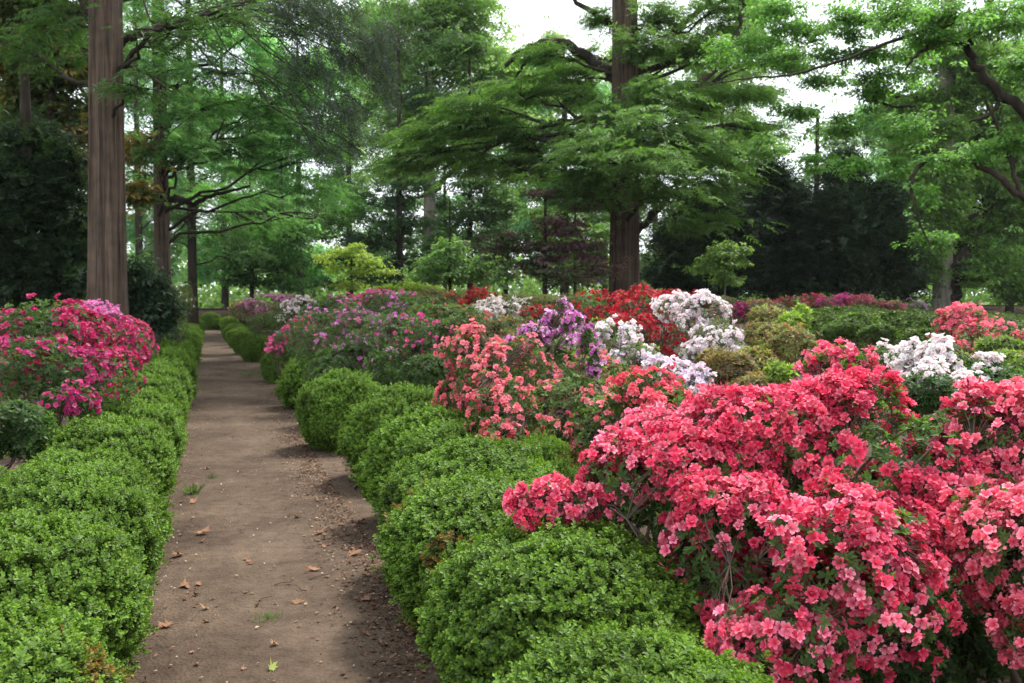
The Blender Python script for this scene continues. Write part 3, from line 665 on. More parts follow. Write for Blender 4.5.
# clipped dark hedges before the brick wall
def hedge_row(spots):
    for (px, zc, sx, sy, sz, label, v) in spots:
        p = base_at(px, zc); boxwood(p[0], p[1], sx, sy, sz, 4, 0, label, 'clipped hedges before the brick wall', 'clipped_hedge')
hedge_row([(820, 20, 3.0, 1.6, 1.5, 'long dark clipped hedge below the far crimson azaleas', 0), (905, 21, 3.6, 1.6, 1.5, 'long dark clipped hedge in the middle before the brick wall', 1),
           (1000, 20, 3.8, 1.8, 1.3, 'long clipped hedge before the brick wall at the right edge', 3), (1010, 13, 3.0, 1.8, 1.15, 'broad low clipped hedge behind the coral azalea at the right edge', 0),
           (935, 15, 2.6, 1.6, 1.3, 'flat-topped clipped hedge left of the arching coral azalea', 1), (850, 25, 4.0, 1.6, 1.55, 'farthest dark clipped hedge before the brick wall', 1), (985, 27, 4.6, 1.6, 1.3, 'farthest clipped hedge on the right, its top just under the wall coping', 3)])

# ------------------------------------------------------------------ trees
DENS = 2.6
def quad_bez(a, m, b, n):
    u = np.linspace(0, 1, n)[:, None]
    return (1 - u) ** 2 * a + 2 * u * (1 - u) * m + u * u * b

def fluted_trunk(g, pts, rad, sides, seed, flute):
    n = len(pts); th = np.arange(sides) * 2 * pi / sides; r = rs(seed)
    ph = r.uniform(0, 6, 4); fr = (5, 8, 11, 17)
    prof = sum(np.sin(f * th + p) / (1 + .15 * f) for f, p in zip(fr, ph)); prof = 1 + flute * prof / 1.2
    V = []
    for k, (p, q) in enumerate(zip(pts, rad)):
        flare = 1 + .55 * math.exp(-p[2] / .55)
        rr = q * flare * (1 + (prof - 1) * (1 + .8 * math.exp(-p[2] / .8)))
        V.append(np.stack([p[0] + np.cos(th + .03 * k) * rr, p[1] + np.sin(th + .03 * k) * rr, np.full(sides, p[2])], 1))
    i = np.arange(n - 1)[:, None] * sides; j = np.arange(sides)[None]; j2 = (j + 1) % sides
    g.add(np.concatenate(V), np.stack([i + j, i + j2, i + sides + j2, i + sides + j], 2).reshape(-1, 4), (1, 1, 1))

def tree(name, label, cat, px, zc, h, r0, blobs, kind='feather', size=.6, dens=1.0, col=(.07, .13, .03), bark=None, seed=1, group='trees around the garden',
         lean=0, limbs=(), mat=None, flute=.0, layer=.35, extra=6, tsides=20, limb_r=.26, hole=.3, fwd=0.0, warm=None, taper=.55, nolimb=False, low=.15):
    r = rs(seed); bark = bark or M_DARKBARK
    b = base_at(px, zc); K = zc / F
    right = CM[:, 0].copy()
    root = empty(name, b, label, cat, group)
    n = 24; zz = np.linspace(-.1, h, n)
    leanv = right * (lean * K / (294 * K))                # sideways drift per metre of height
    pts = np.stack([b[0] + leanv[0] * zz + .04 * r0 * wav(np.stack([zz, zz * 0, zz * 0], 1), .5, seed), b[1] + leanv[1] * zz, zz], 1)
    rad = r0 * (1 - (1 - taper * .6) * (np.clip(zz, 0, h) / h)) ; rad[-1] *= .3
    g = Geo(); fluted_trunk(g, pts, rad, tsides if r0 > .15 else 10, seed, flute)
    g.build('trunk', bark, root, smooth=True, origin=b)
    def trunk_at(z):
        z = np.clip(z, .3, h * .97); return np.array([np.interp(z, zz, pts[:, 0]), np.interp(z, zz, pts[:, 1]), z]), np.interp(z, zz, rad)
    B = []
    for q in blobs:
        dz = fwd + (q[4] if len(q) > 4 else r.uniform(-.12, .12) * (q[2] + q[3]) * K * 2)
        zq = zc + dz; k = zq / F
        c = P(q[0], q[1], zq); B.append((c, np.array([q[2] * k, max(q[2], q[3]) * k * .85, q[3] * k])))
    for e in range(extra):                                # the part of the crown above and behind the view
        a = e * 2.4 + seed; z = h * (.62 + .36 * (e + 1) / max(extra, 1)); w = h * .16 * (1.15 - z / h * .6)
        tp, _ = trunk_at(z); B.append((tp + np.array([cos(a), sin(a), 0]) * w * .9, np.array([w, w, w * .45])))
    # limbs
    lr = rs(seed + 77)
    def L3(q): return P(q[0], q[1], zc + (q[2] if len(q) > 2 else 0))
    for (pl, ra, rb) in limbs:
        q = np.array([L3(p_) for p_ in pl]); u = np.linspace(0, len(q) - 1, len(q) * 5)
        qq = np.stack([np.interp(u, np.arange(len(q)), q[:, i]) for i in range(3)], 1)
        for _ in range(3): qq[1:-1] = (qq[:-2] + qq[1:-1] * 2 + qq[2:]) / 4
        qq[1:-1] += lr.normal(size=(len(qq) - 2, 3)) * .35 * np.linspace(ra, rb, len(qq))[1:-1, None]
        gl = Geo(); gl.tube(qq, np.linspace(ra, rb, len(qq)), 9, (1, 1, 1)); gl.build('limb', M_DARKBARK, root, smooth=True, origin=b)
    fol = Geo(); colv = np.array(col)
    for bi, (c, rd) in enumerate(B):
        hd = math.hypot(c[0] - b[0], c[1] - b[1])
        sub = []
        if not nolimb:
            z0 = max(h * (low + lr.uniform(0, .1)), c[2] - lr.uniform(.2, .6) * hd - rd[2] * .4); tp, tr = trunk_at(z0)
            mid = (tp + c) / 2 + np.array([0, 0, .13 * hd]) + lr.normal(size=3) * .06 * hd
            pl = quad_bez(tp, mid, c - [0, 0, rd[2] * .2], 12); pl[1:-1] += lr.normal(size=(10, 3)) * .02 * (hd + .4)
            g = Geo(); rl = min(tr * limb_r, .014 * (hd + rd.max()) + .010)
            g.tube(pl, np.linspace(rl, rl * .35, 12), 6, (1, 1, 1))
            for s in range(7):
                st = pl[lr.integers(6, 12)]; d = unit(lr.normal(size=3) * [1, 1, .35]); en = c + d * rd * .85
                m_ = (st + en) / 2 + [0, 0, .12 * np.linalg.norm(en - st)]
                sp = quad_bez(st, m_, en, 6); g.tube(sp, np.linspace(rl * .35, rl * .08 + .003, 6), 4, (1, 1, 1))
            g.build('limb', M_DARKBARK if bark is M_REDWOOD else bark, root, smooth=True, origin=b)
        vol = rd[0] * rd[1] ** .6 * rd[2] ** .7
        ns = int(dens * DENS * 75 * (vol ** .87) / size ** 1.6) + 12
        d = unit(r.normal(size=(ns, 3))) * (r.random((ns, 1)) ** .42 * (1 + .5 * np.clip(r.normal(size=(ns, 1)), -.6, 1.6) ** 2 * (r.random((ns, 1)) < .6)))
        p = c + d * rd
        w = wav(p, 2.2 / max(rd[0], .5), seed * 7 + bi) + .8 * wav(p, 6 / max(rd[0], .5), seed * 7 + bi + 100) + .4 * wav(p, 4.5, seed + bi)
        p = p[w > np.quantile(w, hole)]
        if layer:
            lh = max(.35, rd[2] * .38); lay = np.round((p[:, 2] + .22 * wav(p, .8, seed + 5)) / lh) * lh
            p[:, 2] = p[:, 2] * (1 - layer) + layer * lay
        m = len(p)
        out = p - [pts[0][0], pts[0][1], 0]; out[:, 2] = 0; out = unit(unit(out) + unit(p - c) * .6 + r.normal(size=(m, 3)) * .5)
        if kind == 'droop':
            x = unit(out * [.5, .5, 0] + np.array([0, 0, -1]) + r.normal(size=(m, 3)) * .22)
        else:
            x = unit(out * [1, 1, .25] + [0, 0, -.12] + r.normal(size=(m, 3)) * .12)
            if kind in ('dense',): x = unit(out + [0, 0, .25] + r.normal(size=(m, 3)) * .4)
        up = unit(np.array([0, 0, 1.0]) + r.normal(size=(m, 3)) * (.30 if kind != 'droop' else .8))
        R = frames_xz(x, up)
        f = np.clip(1 + .16 * r.normal(size=m) + .16 * wav(p, 1.2, seed + 3), .5, 1.6)[:, None]
        cc = colv * f
        if warm is not None:
            wsel = (wav(p, .9, seed + 31) + r.normal(size=m) * .5 > warm[0])[:, None]; cc = np.where(wsel, np.array(warm[1]) * f, cc)
        TT = SPRAYS[kind]; pk = r.integers(0, len(TT), m)
        for t_i, T in enumerate(TT):
            s = pk == t_i; fol.inst(T, R[s], p[s] - R[s][:, :, 0] * size * .4, size * r.uniform(.7, 1.2, s.sum()), cc[s])
    fol.build('crown', mat or (M_NEEDLE if kind in ('feather', 'droop', 'dense') else M_LEAF), root, origin=b)
    return root

G_FRESH = (.11, .23, .08); G_MID = (.085, .175, .075); G_DARK = (.022, .045, .020); G_LIME = (.15, .25, .05); G_BLUE = (.045, .085, .045)

tree('redwood_tree', 'tall fluted reddish-brown trunk rising at the left behind the magenta azalea', 'tree', 107, 15, 17, .275,
     [(60, 15, 40, 18), (20, 45, 45, 22), (140, 85, 40, 16, -1), (170, 30, 40, 18, -1), (95, 50, 34, 16, 1.5), (230, 10, 40, 14, -1)], 'feather', .42, .55, (.05, .10, .03), M_REDWOOD, 1, lean=4, flute=.14, tsides=80,
     limbs=[([(112, 48), (140, 34), (190, 22), (245, 2), (300, -20)], .085, .04), ([(108, 46), (95, 30), (82, 5), (70, -30)], .06, .03), ([(112, 60), (150, 75), (175, 95)], .035, .012)], taper=.9)
tree('redwood_tree', 'second redwood trunk, slimmer, with bright feathery layers of foliage over the path', 'tree', 163, 24, 18, .20,
     [(240, 150, 52, 20), (275, 120, 55, 22), (210, 105, 50, 22), (305, 190, 45, 18), (320, 150, 40, 18), (255, 70, 60, 24), (190, 60, 50, 24), (150, 140, 34, 16, 2), (225, 195, 40, 13, 2), (310, 80, 50, 24), (340, 215, 34, 16, 2), (270, 225, 36, 14, 2), (140, 180, 30, 14, 3), (330, 20, 50, 26), (240, 15, 60, 22), (165, 155, 30, 14, -2), (168, 110, 34, 18, -2), (160, 65, 34, 18, -2), (165, 20, 34, 20, -2), (190, 150, 30, 14, -2)],
     'feather', .46, .62, (.11, .25, .075), M_REDWOOD, 3, flute=.08, tsides=40, limbs=[([(165, 205), (178, 196), (192, 206), (215, 194), (250, 186)], .10, .03), ([(164, 165), (200, 155), (235, 150)], .08, .03)], taper=.8)
tree('redwood_tree', 'third dark trunk beside the end of the path', 'tree', 193, 33, 17, .17,
     [(200, 215, 34, 14), (170, 240, 30, 14), (225, 235, 30, 14), (215, 175, 40, 16), (165, 205, 34, 16), (190, 130, 44, 20), (245, 255, 26, 12), (150, 262, 24, 12), (193, 190, 26, 12, -2), (195, 150, 26, 16, -2), (195, 100, 30, 18, -2)], 'feather', .55, .38, (.10, .19, .07), M_DARKBARK, 4, limbs=[([(193, 210), (210, 190), (225, 180)], .09, .03)])
tree('young_tree', 'thin-stemmed young tree in the gap just right of the path end', 'tree', 252, 36, 9, .10,
     [(252, 240, 26, 14), (235, 262, 22, 11), (275, 258, 26, 12), (262, 215, 26, 12), (290, 235, 24, 12), (240, 280, 18, 8), (282, 280, 20, 8)], 'broad', .55, .8, G_FRESH, M_DARKBARK, 5, extra=2)
tree('tulip_tree', 'tall pale-trunked tree with sunlit yellow-green crown in the centre left', 'tree', 430, 43, 26, .30,
     [(420, 30, 55, 30), (455, 60, 50, 26), (390, 75, 46, 28), (430, 110, 52, 24), (470, 105, 40, 22), (400, 135, 40, 18), (380, 25, 40, 24), (455, 150, 34, 16), (405, 175, 34, 14), (440, 5, 60, 20), (470, 30, 28, 20), (505, 75, 30, 20), (495, 115, 34, 18)],
     'broad', .55, .62, (.22, .34, .14), M_GREYBARK, 6, limbs=[([(432, 195), (445, 178), (460, 165), (470, 150)], .16, .06), ([(430, 190), (422, 170), (415, 150)], .13, .06)], extra=2)
tree('layered_pine', 'dark blue-green tree in flat layers left of the pale trunk', 'tree', 400, 38, 12, .16,
     [(385, 200, 34, 9), (350, 215, 30, 9), (410, 225, 34, 9), (365, 240, 34, 9), (345, 262, 34, 9), (400, 262, 30, 9), (420, 190, 26, 8), (380, 278, 34, 7), (330, 285, 24, 6)], 'dense', .5, .5, G_BLUE, M_DARKBARK, 7, layer=.3, extra=2)
tree('layered_pine', 'blue-green layered tree right of the pale trunk, two thin stems', 'tree', 470, 40, 12, .15,
     [(470, 215, 34, 12), (450, 245, 28, 12), (490, 240, 30, 11), (455, 275, 30, 10), (480, 185, 30, 12), (430, 262, 22, 10), (495, 205, 26, 10)], 'broad', .55, .6, (.075, .14, .055), M_DARKBARK, 8, extra=2)
tree('redwood_tree', 'broad fluted trunk of the biggest tree, centre of the photo, with wide dark limbs', 'tree', 625, 26, 22, .40,
     [(520, 92, 42, 13), (470, 108, 40, 13), (425, 135, 44, 13), (500, 128, 50, 15), (550, 140, 44, 16), (455, 160, 48, 13), (400, 165, 36, 10), (520, 165, 46, 14), (575, 175, 44, 15, -2), (540, 55, 34, 9),
      (650, 125, 46, 18, -3), (690, 150, 48, 18, -2), (600, 150, 44, 17, -3), (640, 165, 50, 18, -4), (715, 190, 36, 14, -1), (665, 195, 44, 14, -3), (590, 200, 40, 11, -2), (700, 225, 36, 10, -1), (725, 160, 34, 14), (660, 90, 40, 15, -2),
      (690, 55, 40, 16), (735, 40, 40, 16), (660, 20, 36, 16), (700, 100, 44, 14), (750, 95, 34, 10), (580, 95, 28, 11), (725, 5, 34, 14, -1), (640, 45, 30, 14, -1.5), (568, 78, 34, 14, 1), (590, 60, 24, 14, 2), (620, 110, 34, 14, -2), (760, 130, 30, 9), (600, 20, 20, 10), (785, 60, 30, 12)],
     'feather', .50, 1.35, (.10, .19, .048), M_REDWOOD, 9, flute=.15, tsides=80, lean=-3, taper=.9,
     limbs=[([(618, 80), (590, 58), (565, 44), (545, 42), (520, 52), (505, 66)], .17, .06), ([(618, 30), (590, 10), (560, -8)], .10, .05), ([(545, 44), (528, 60), (515, 78)], .07, .03),
            ([(634, 235), (655, 212), (680, 188), (700, 178)], .12, .04), ([(630, 70), (665, 38), (700, 12), (720, -15)], .12, .06), ([(630, 75), (670, 62), (720, 45), (760, 28)], .11, .04),
            ([(618, 125), (580, 118), (540, 128), (500, 142), (470, 160)], .12, .03), ([(694, 86, -2), (725, 62, -2), (740, 30, -2), (745, -5, -2)], .08, .06), ([(633, 110), (655, 100), (694, 86, -2)], .09, .08)], extra=4)
# yews
for k, (px, zc, bl, lab) in enumerate([
        (700, 33, [(700, 265, 34, 28), (680, 240, 26, 24), (725, 240, 30, 34), (705, 210, 28, 22), (720, 285, 30, 14), (670, 280, 24, 16)], 'dark evergreen mass directly right of the broad fluted trunk'),
        (775, 35, [(770, 265, 34, 30), (750, 215, 26, 26), (790, 220, 28, 34), (770, 180, 20, 18), (800, 265, 30, 28), (745, 250, 24, 30)], 'dark evergreen left of centre among the three at right, pointed top'),
        (860, 34, [(850, 265, 40, 30), (885, 255, 28, 36), (840, 215, 30, 32), (870, 205, 26, 26), (845, 170, 20, 18), (905, 280, 18, 20), (820, 240, 26, 34), (885, 215, 18, 18)], 'broadest near-black evergreen, right of the other two')]):
    tree('yew_tree', lab, 'tree', px, zc, 4.5, .18, bl, 'dense', .5, 2.6, (.020, .038, .018), M_DARKBARK, 20 + k, layer=.1, extra=0, hole=.12, group='dark evergreens', low=.08)
tree('yew_tree', 'tall dark evergreen mass at the left edge', 'tree', 30, 17, 6, .2,
     [(20, 260, 44, 44), (60, 270, 28, 40), (10, 190, 40, 40), (55, 200, 34, 40), (30, 145, 34, 26), (75, 230, 18, 36), (-30, 240, 40, 70), (65, 160, 22, 22)], 'dense', .34, 2.2, (.022, .042, .02), M_DARKBARK, 26, layer=.1, extra=0, hole=.15, group='dark evergreens', low=.05)
tree('holly_bush', 'glossy dark holly bush right of the left fluted trunk', 'shrub', 146, 17, 1.6, .08,
     [(146, 300, 24, 28), (138, 280, 16, 16), (158, 312, 16, 18), (130, 310, 14, 22)], 'small', .26, 2.6, (.02, .042, .02), M_DARKBARK, 27, layer=0, extra=0, hole=.1, group=None, low=.1)
tree('magnolia_tree', 'tree with yellow and rusty old leaves at the upper left, behind the fluted trunk', 'tree', 55, 22, 12, .16,
     [(40, 80, 45, 30), (75, 120, 30, 30), (20, 120, 36, 26), (70, 60, 30, 26), (15, 40, 40, 30), (80, 170, 22, 22), (130, 195, 20, 14), (145, 150, 16, 14), (40, 10, 50, 22)], 'small', .5, .9, (.075, .11, .035), M_DARKBARK, 28, layer=0, extra=3, warm=(.55, (.24, .16, .05)))
tree('purple_maple', 'purple-leaved maple spreading left of the broad fluted trunk', 'tree', 545, 24, 4.2, .09,
     [(510, 240, 30, 9), (545, 250, 38, 11), (580, 245, 30, 11), (495, 252, 22, 7), (560, 225, 30, 10), (585, 205, 20, 8), (600, 262, 24, 10), (530, 268, 34, 8), (545, 195, 20, 6), (570, 275, 34, 9)], 'small', .30, .36, (.15, .085, .105), M_DARKBARK, 29, layer=.3, extra=0, warm=(.3, (.06, .10, .04)))
tree('lime_maple', 'small lime-yellow maple with thin flat layers, left of the pale trunk', 'tree', 352, 27, 2.9, .06,
     [(340, 252, 16, 4), (362, 258, 18, 5), (352, 270, 16, 4), (375, 262, 12, 3), (335, 268, 12, 3), (358, 247, 10, 3), (345, 283, 18, 4), (382, 270, 12, 3), (325, 258, 10, 3)], 'small', .26, .34, (.24, .32, .07), M_DARKBARK, 30, layer=.2, extra=0, group=None)
tree('lime_shrub', 'low lime-green shrub just above the far white azalea', 'shrub', 405, 26, .9, .04, [(390, 290, 14, 4), (412, 288, 18, 5), (430, 291, 12, 4)], 'small', .26, 1.6, (.24, .34, .045), M_DARKBARK, 31, layer=.3, extra=0, group=None)
tree('dogwood_sapling', 'slender young dogwood with pale green leaves in front of the dark evergreens', 'tree', 725, 22, 2.6, .03,
     [(722, 252, 14, 6), (735, 262, 13, 6), (710, 265, 14, 6), (725, 245, 9, 5), (700, 268, 10, 4), (728, 278, 16, 6), (743, 248, 8, 5)], 'small', .24, .8, (.12, .20, .05), M_GREYBARK, 32, layer=.2, extra=0, group=None, limb_r=.6)
tree('understory_maple', 'light green maple spreading low between the lime maple and the purple one', 'tree', 450, 30, 4.6, .07,
     [(440, 262, 26, 9), (470, 272, 26, 9), (425, 275, 22, 8), (455, 245, 22, 8), (485, 262, 16, 8)], 'small', .32, .5, (.12, .22, .07), M_DARKBARK, 37, layer=.2, extra=0)
tree('understory_maple', 'green maple leaves hanging right behind the purple maple, left of the broad fluted trunk', 'tree', 575, 29, 5.2, .07,
     [(560, 235, 26, 9), (590, 250, 22, 9), (570, 270, 26, 9), (545, 215, 22, 8), (600, 232, 16, 8)], 'small', .32, .5, (.10, .19, .055), M_DARKBARK, 38, layer=.2, extra=0)
tree('beech_tree', 'large pale-barked tree at the right with leaning second stem', 'tree', 942, 40, 24, .40,
     [(950, 110, 44, 24), (1000, 130, 40, 26), (925, 150, 36, 22), (975, 180, 40, 22), (1015, 215, 34, 26), (930, 210, 28, 22), (965, 235, 24, 18), (1000, 265, 36, 18), (910, 190, 20, 20), (1020, 165, 30, 22), (960, 60, 50, 24), (1005, 70, 40, 24),
      (905, 110, 26, 16), (975, 275, 30, 12), (925, 262, 16, 22), (945, 170, 22, 22, -3), (940, 235, 16, 14, -3), (950, 205, 20, 12, -3), (945, 130, 24, 14, -3), (1020, 290, 30, 12), (1060, 200, 40, 60)], 'broad', .6, .85, (.135, .24, .065), M_GREYBARK, 33,
     limbs=[([(955, 268), (968, 235), (985, 205), (1000, 178), (1012, 140)], .40, .22), ([(945, 130), (965, 110), (985, 95)], .2, .08), ([(950, 300), (954, 285), (956, 268)], .36, .38)], extra=5, taper=1.0)
tree('oak_tree', 'overhanging tree at the right edge, its dark crooked boughs reaching in from outside', 'tree', 1190, 15, 13, .30,
     [(1000, 25, 40, 20, -1), (950, 15, 44, 18), (895, 20, 42, 16, 1), (850, 25, 40, 14, 2), (805, 30, 36, 13, 3), (1020, 60, 24, 18), (900, 55, 34, 11, 2), (860, 60, 26, 9, 2), (985, 150, 26, 10), (940, 155, 22, 9), (900, 165, 20, 9, 1), (1010, 140, 24, 12), (925, 190, 14, 12),
      (830, 80, 28, 8, 3), (1060, 100, 50, 50), (1110, 40, 60, 50), (930, 235, 16, 10, 1), (870, 100, 18, 10, 2), (940, 35, 36, 14), (775, 15, 34, 12, 3), (790, 112, 26, 8, 2), (885, 85, 36, 13, 2), (745, 50, 38, 14, 3), (905, 125, 28, 12, 1), (800, 60, 34, 10, 2), (838, 128, 28, 10, 2), (768, 148, 24, 8, 3), (852, 165, 20, 9, 1), (815, 165, 20, 7, 2)],
     'broad', .27, .62, (.11, .23, .06), M_DARKBARK, 34, nolimb=True, extra=0, layer=.35, hole=.35,
     limbs=[([(1190, 190), (1110, 150), (1050, 128), (1020, 108), (995, 88), (975, 70), (967, 45), (985, 15), (1000, -15)], .105, .05), ([(1190, 235), (1120, 230), (1050, 215), (1020, 196), (995, 172), (960, 158), (925, 162), (912, 172), (911, 195), (920, 225), (930, 245)], .075, .012),
            ([(1100, 60), (1020, 20), (960, 22), (900, 38), (840, 62), (790, 76), (745, 78), (690, 88)], .045, .008), ([(995, 88), (1000, 105), (985, 118), (970, 122)], .05, .02), ([(967, 45), (940, 40), (915, 55), (905, 70)], .05, .015),
            ([(1020, 196), (1000, 130), (985, 100)], .04, .02), ([(900, 95, 2), (880, 92, 2), (868, 88, 2), (870, 98, 2), (895, 108, 2), (915, 106, 2)], .045, .015)])

# hanging spruce: its trunk stands right of the path behind the second redwood, boughs hang forward
tree('spruce_tree', 'grey-green spruce with long drooping boughs hanging into the upper left', 'tree', 112, 19, 15, .15,
     [(300, 20, 44, 26, -3), (345, 55, 40, 34, -3), (335, 105, 34, 30, -3), (372, 40, 36, 34, -3), (300, 62, 26, 22, -3), (352, 150, 20, 24, -3), (265, 8, 40, 16, -3), (385, 90, 18, 30, -3), (330, 10, 40, 20, -3), (320, 150, 14, 20, -3)],
     'droop', .36, .55, (.06, .085, .058), M_DARKBARK, 35, layer=0, extra=3, hole=.3, low=.5)

# woodland beyond the wall: (centre px, depth, top y, crown width px, kind, colour, label)
WOOD = [
    (-40, 50, -40, 120, 'broad', G_MID, 'wide leafy tree beyond the wall at the far left edge'),
    (60, 56, -60, 110, 'broad', G_MID, 'leafy tree beyond the wall behind the rusty-leaved tree'),
    (140, 48, -20, 80, 'feather', G_MID, 'feathery tree beyond the wall between the two left redwoods'),
    (225, 58, 10, 80, 'broad', G_FRESH, 'light green tree beyond the wall behind the path end'),
    (300, 52, 20, 80, 'broad', G_FRESH, 'fresh green tree beyond the wall behind the drooping spruce'),
    (350, 62, 40, 80, 'broad', (.10, .17, .05), 'hazy light green tree beyond the wall above the lime maple'),
    (505, 60, 30, 70, 'broad', (.14, .22, .08), 'pale green tree beyond the wall between the two central trunks'),
    (565, 54, 45, 70, 'broad', G_MID, 'green tree beyond the wall behind the purple maple'),
    (655, 60, 30, 90, 'broad', (.11, .17, .05), 'yellowish green tree beyond the wall behind the broad fluted trunk'),
    (720, 56, 60, 70, 'broad', (.10, .17, .045), 'leafy tree beyond the wall above the leftmost dark evergreen'),
    (790, 62, 178, 60, 'feather', G_BLUE, 'short bluish tree beyond the wall above the pointed dark evergreen'),
    (860, 52, 140, 50, 'broad', G_MID, 'open-crowned tree beyond the wall above the broadest evergreen'),
    (905, 60, 90, 70, 'broad', G_FRESH, 'fresh green tree beyond the wall left of the pale leaning stem'),
    (563, 62, 18, 50, 'broad', (.13, .19, .06), 'pale distant tree filling the gap left of the broad fluted trunk'),
    (735, 66, -30, 62, 'broad', (.12, .18, .05), 'tall yellowish tree beyond the wall right of the broad fluted trunk'),
    (605, 70, 40, 40, 'broad', (.13, .19, .05), 'distant pale tree peeping out close left of the broad fluted trunk'),
    (815, 46, 95, 46, 'small', (.09, .15, .07), 'airy tree beyond the wall, its thin twigs crossing the widest gap of sky'),
    (1010, 56, -10, 100, 'broad', G_FRESH, 'bright green tree beyond the wall at the right edge'),
    (1100, 50, -40, 110, 'broad', G_MID, 'leafy tree beyond the wall outside the right edge'),
]
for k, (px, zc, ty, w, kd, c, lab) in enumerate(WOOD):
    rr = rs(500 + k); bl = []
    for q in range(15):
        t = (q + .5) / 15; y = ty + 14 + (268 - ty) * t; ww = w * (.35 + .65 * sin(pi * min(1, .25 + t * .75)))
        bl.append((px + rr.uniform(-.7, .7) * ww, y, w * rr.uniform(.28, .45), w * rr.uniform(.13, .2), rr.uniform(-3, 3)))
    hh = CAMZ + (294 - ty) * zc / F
    tree('woodland_tree', lab, 'tree', px, zc, hh * .93, .22, bl, kd, .72, (.3 if kd == 'small' else .48 if 180 < px < 560 else .55), np.array(c) * [1.6, 1.6, 2.0], M_DARKBARK, 600 + k, layer=.2, extra=0, hole=.35, group='trees beyond the wall', low=.1)  # pale foliage colours lightened and desaturated further, standing in for haze
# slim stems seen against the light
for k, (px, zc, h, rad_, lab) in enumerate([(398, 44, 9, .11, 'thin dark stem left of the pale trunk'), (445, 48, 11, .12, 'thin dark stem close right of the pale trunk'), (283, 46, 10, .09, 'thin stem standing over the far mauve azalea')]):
    tree('slim_tree', lab, 'tree', px, zc, h, rad_, [(px + 5, 240, 24, 12), (px - 8, 225, 24, 10), (px, 205, 22, 10)], 'broad', .6, .6, G_MID, M_DARKBARK, 700 + k, extra=1, group='slim trees beyond the wall')

# far-off wood and undergrowth as one mass each
g = Geo(); rr = rs(900); n = 5200
ang = rr.uniform(-1.1, 1.25, n); dist = rr.uniform(78, 125, n)
p = np.stack([np.sin(ang + .3) * dist, np.cos(ang + .3) * dist, np.zeros(n)], 1)
hgt = 5.0 + 2.2 * wav(np.stack([ang * 9, ang * 0, ang * 0], 1), 1, 901); p[:, 2] = rr.uniform(0, 1, n) ** 1.1 * hgt
f = np.clip(1 + .2 * rr.normal(size=(n, 1)), .5, 1.6)
R = frames(unit(rr.normal(size=(n, 3)) + [0, 0, .8]), rr)
g.inst(SPRAYS['broad'][0], R, p, rr.uniform(1.6, 2.8, n), np.array([.10, .17, .05]) * f)
tag(g.build('distant_woodland', M_LEAF), 'pale green distant wood seen low between the trunks', 'woodland', kind='stuff')
g = Geo(); n = 2600; x = rr.uniform(-18, 40, n); y = rr.uniform(48, 66, n)
hgt = .7 + .5 * wav(np.stack([x, y, x * 0], 1), .5, 905) + .3
p = np.stack([x, y, rr.uniform(0, 1, n) * np.maximum(hgt, .15)], 1)
g.inst(SPRAYS['small'][0], frames(unit(rr.normal(size=(n, 3)) + [0, 0, 1.2]), rr), p, rr.uniform(.5, .9, n), np.array([.10, .17, .04]) * np.clip(1 + .25 * rr.normal(size=(n, 1)), .5, 1.7))
tag(g.build('undergrowth', M_LEAF), 'low green undergrowth beyond the brick wall', 'undergrowth', kind='stuff')

# ------------------------------------------------------------------ litter on path and beds
def litter(name, label, cat, pos, size, cols, seed, mat=M_DRY):
    r = rs(seed); n = len(pos); g = Geo()
    d = unit(np.array([0, 0, 1.0]) + r.normal(size=(n, 3)) * .3)
    s = np.stack([size, size * r.uniform(.5, 1.5, n), size], 1)
    c = np.array(cols)[r.integers(0, len(cols), n)] * r.uniform(.7, 1.3, (n, 1))
    g.inst(diamond(1, .28, .1, .08) + (np.ones((4, 3)),), frames(d, r), pos, s, c)
    return tag(g.build(name, mat), label, cat, kind='stuff')
r = rs(41)
n = 9000; y = 1.8 + r.random(n) ** 1.6 * 26; e = r.random(n)
x = np.where(e < .3, -.45 + np.abs(r.normal(size=n)) * .12, np.where(e < .85, 1.0 - np.abs(r.normal(size=n)) * .24, r.uniform(-.4, 1.0, n)))
litter('leaf_litter', 'fine crumbs of dry leaf scattered along the path edges', 'litter', np.stack([x, y, np.full(n, .021)], 1), r.uniform(.005, .026, n), [(.24, .15, .10), (.14, .08, .05), (.36, .27, .19), (.09, .055, .035)], 42)
n = 3000; y = 2 + r.random(n) ** 1.3 * 9; x = .95 - np.abs(r.normal(size=n)) * .16
litter('leaf_litter', 'brown leaf fragments gathered in the shade under the right boxwood row', 'litter', np.stack([x, y, np.full(n, .022)], 1), r.uniform(.012, .04, n), [(.16, .09, .055), (.10, .055, .035), (.24, .15, .10)], 44)
n = 9000; x = np.concatenate([r.uniform(1.0, 6, n // 2), r.uniform(-4, -.6, n - n // 2)]); y = 1.5 + r.random(n) ** 1.3 * 18
litter('mulch_chips', 'brown bark mulch chips covering the planting beds', 'mulch', np.stack([x, y, np.full(n, .02)], 1), r.uniform(.02, .05, n), [(.16, .09, .06), (.09, .05, .03), (.24, .15, .10)], 43)

def G(px, py, z=.016):
    d = P(px, py, 1) - [0, 0, CAMZ]; t = (z - CAMZ) / d[2]
    return np.array([0, 0, CAMZ]) + d * t

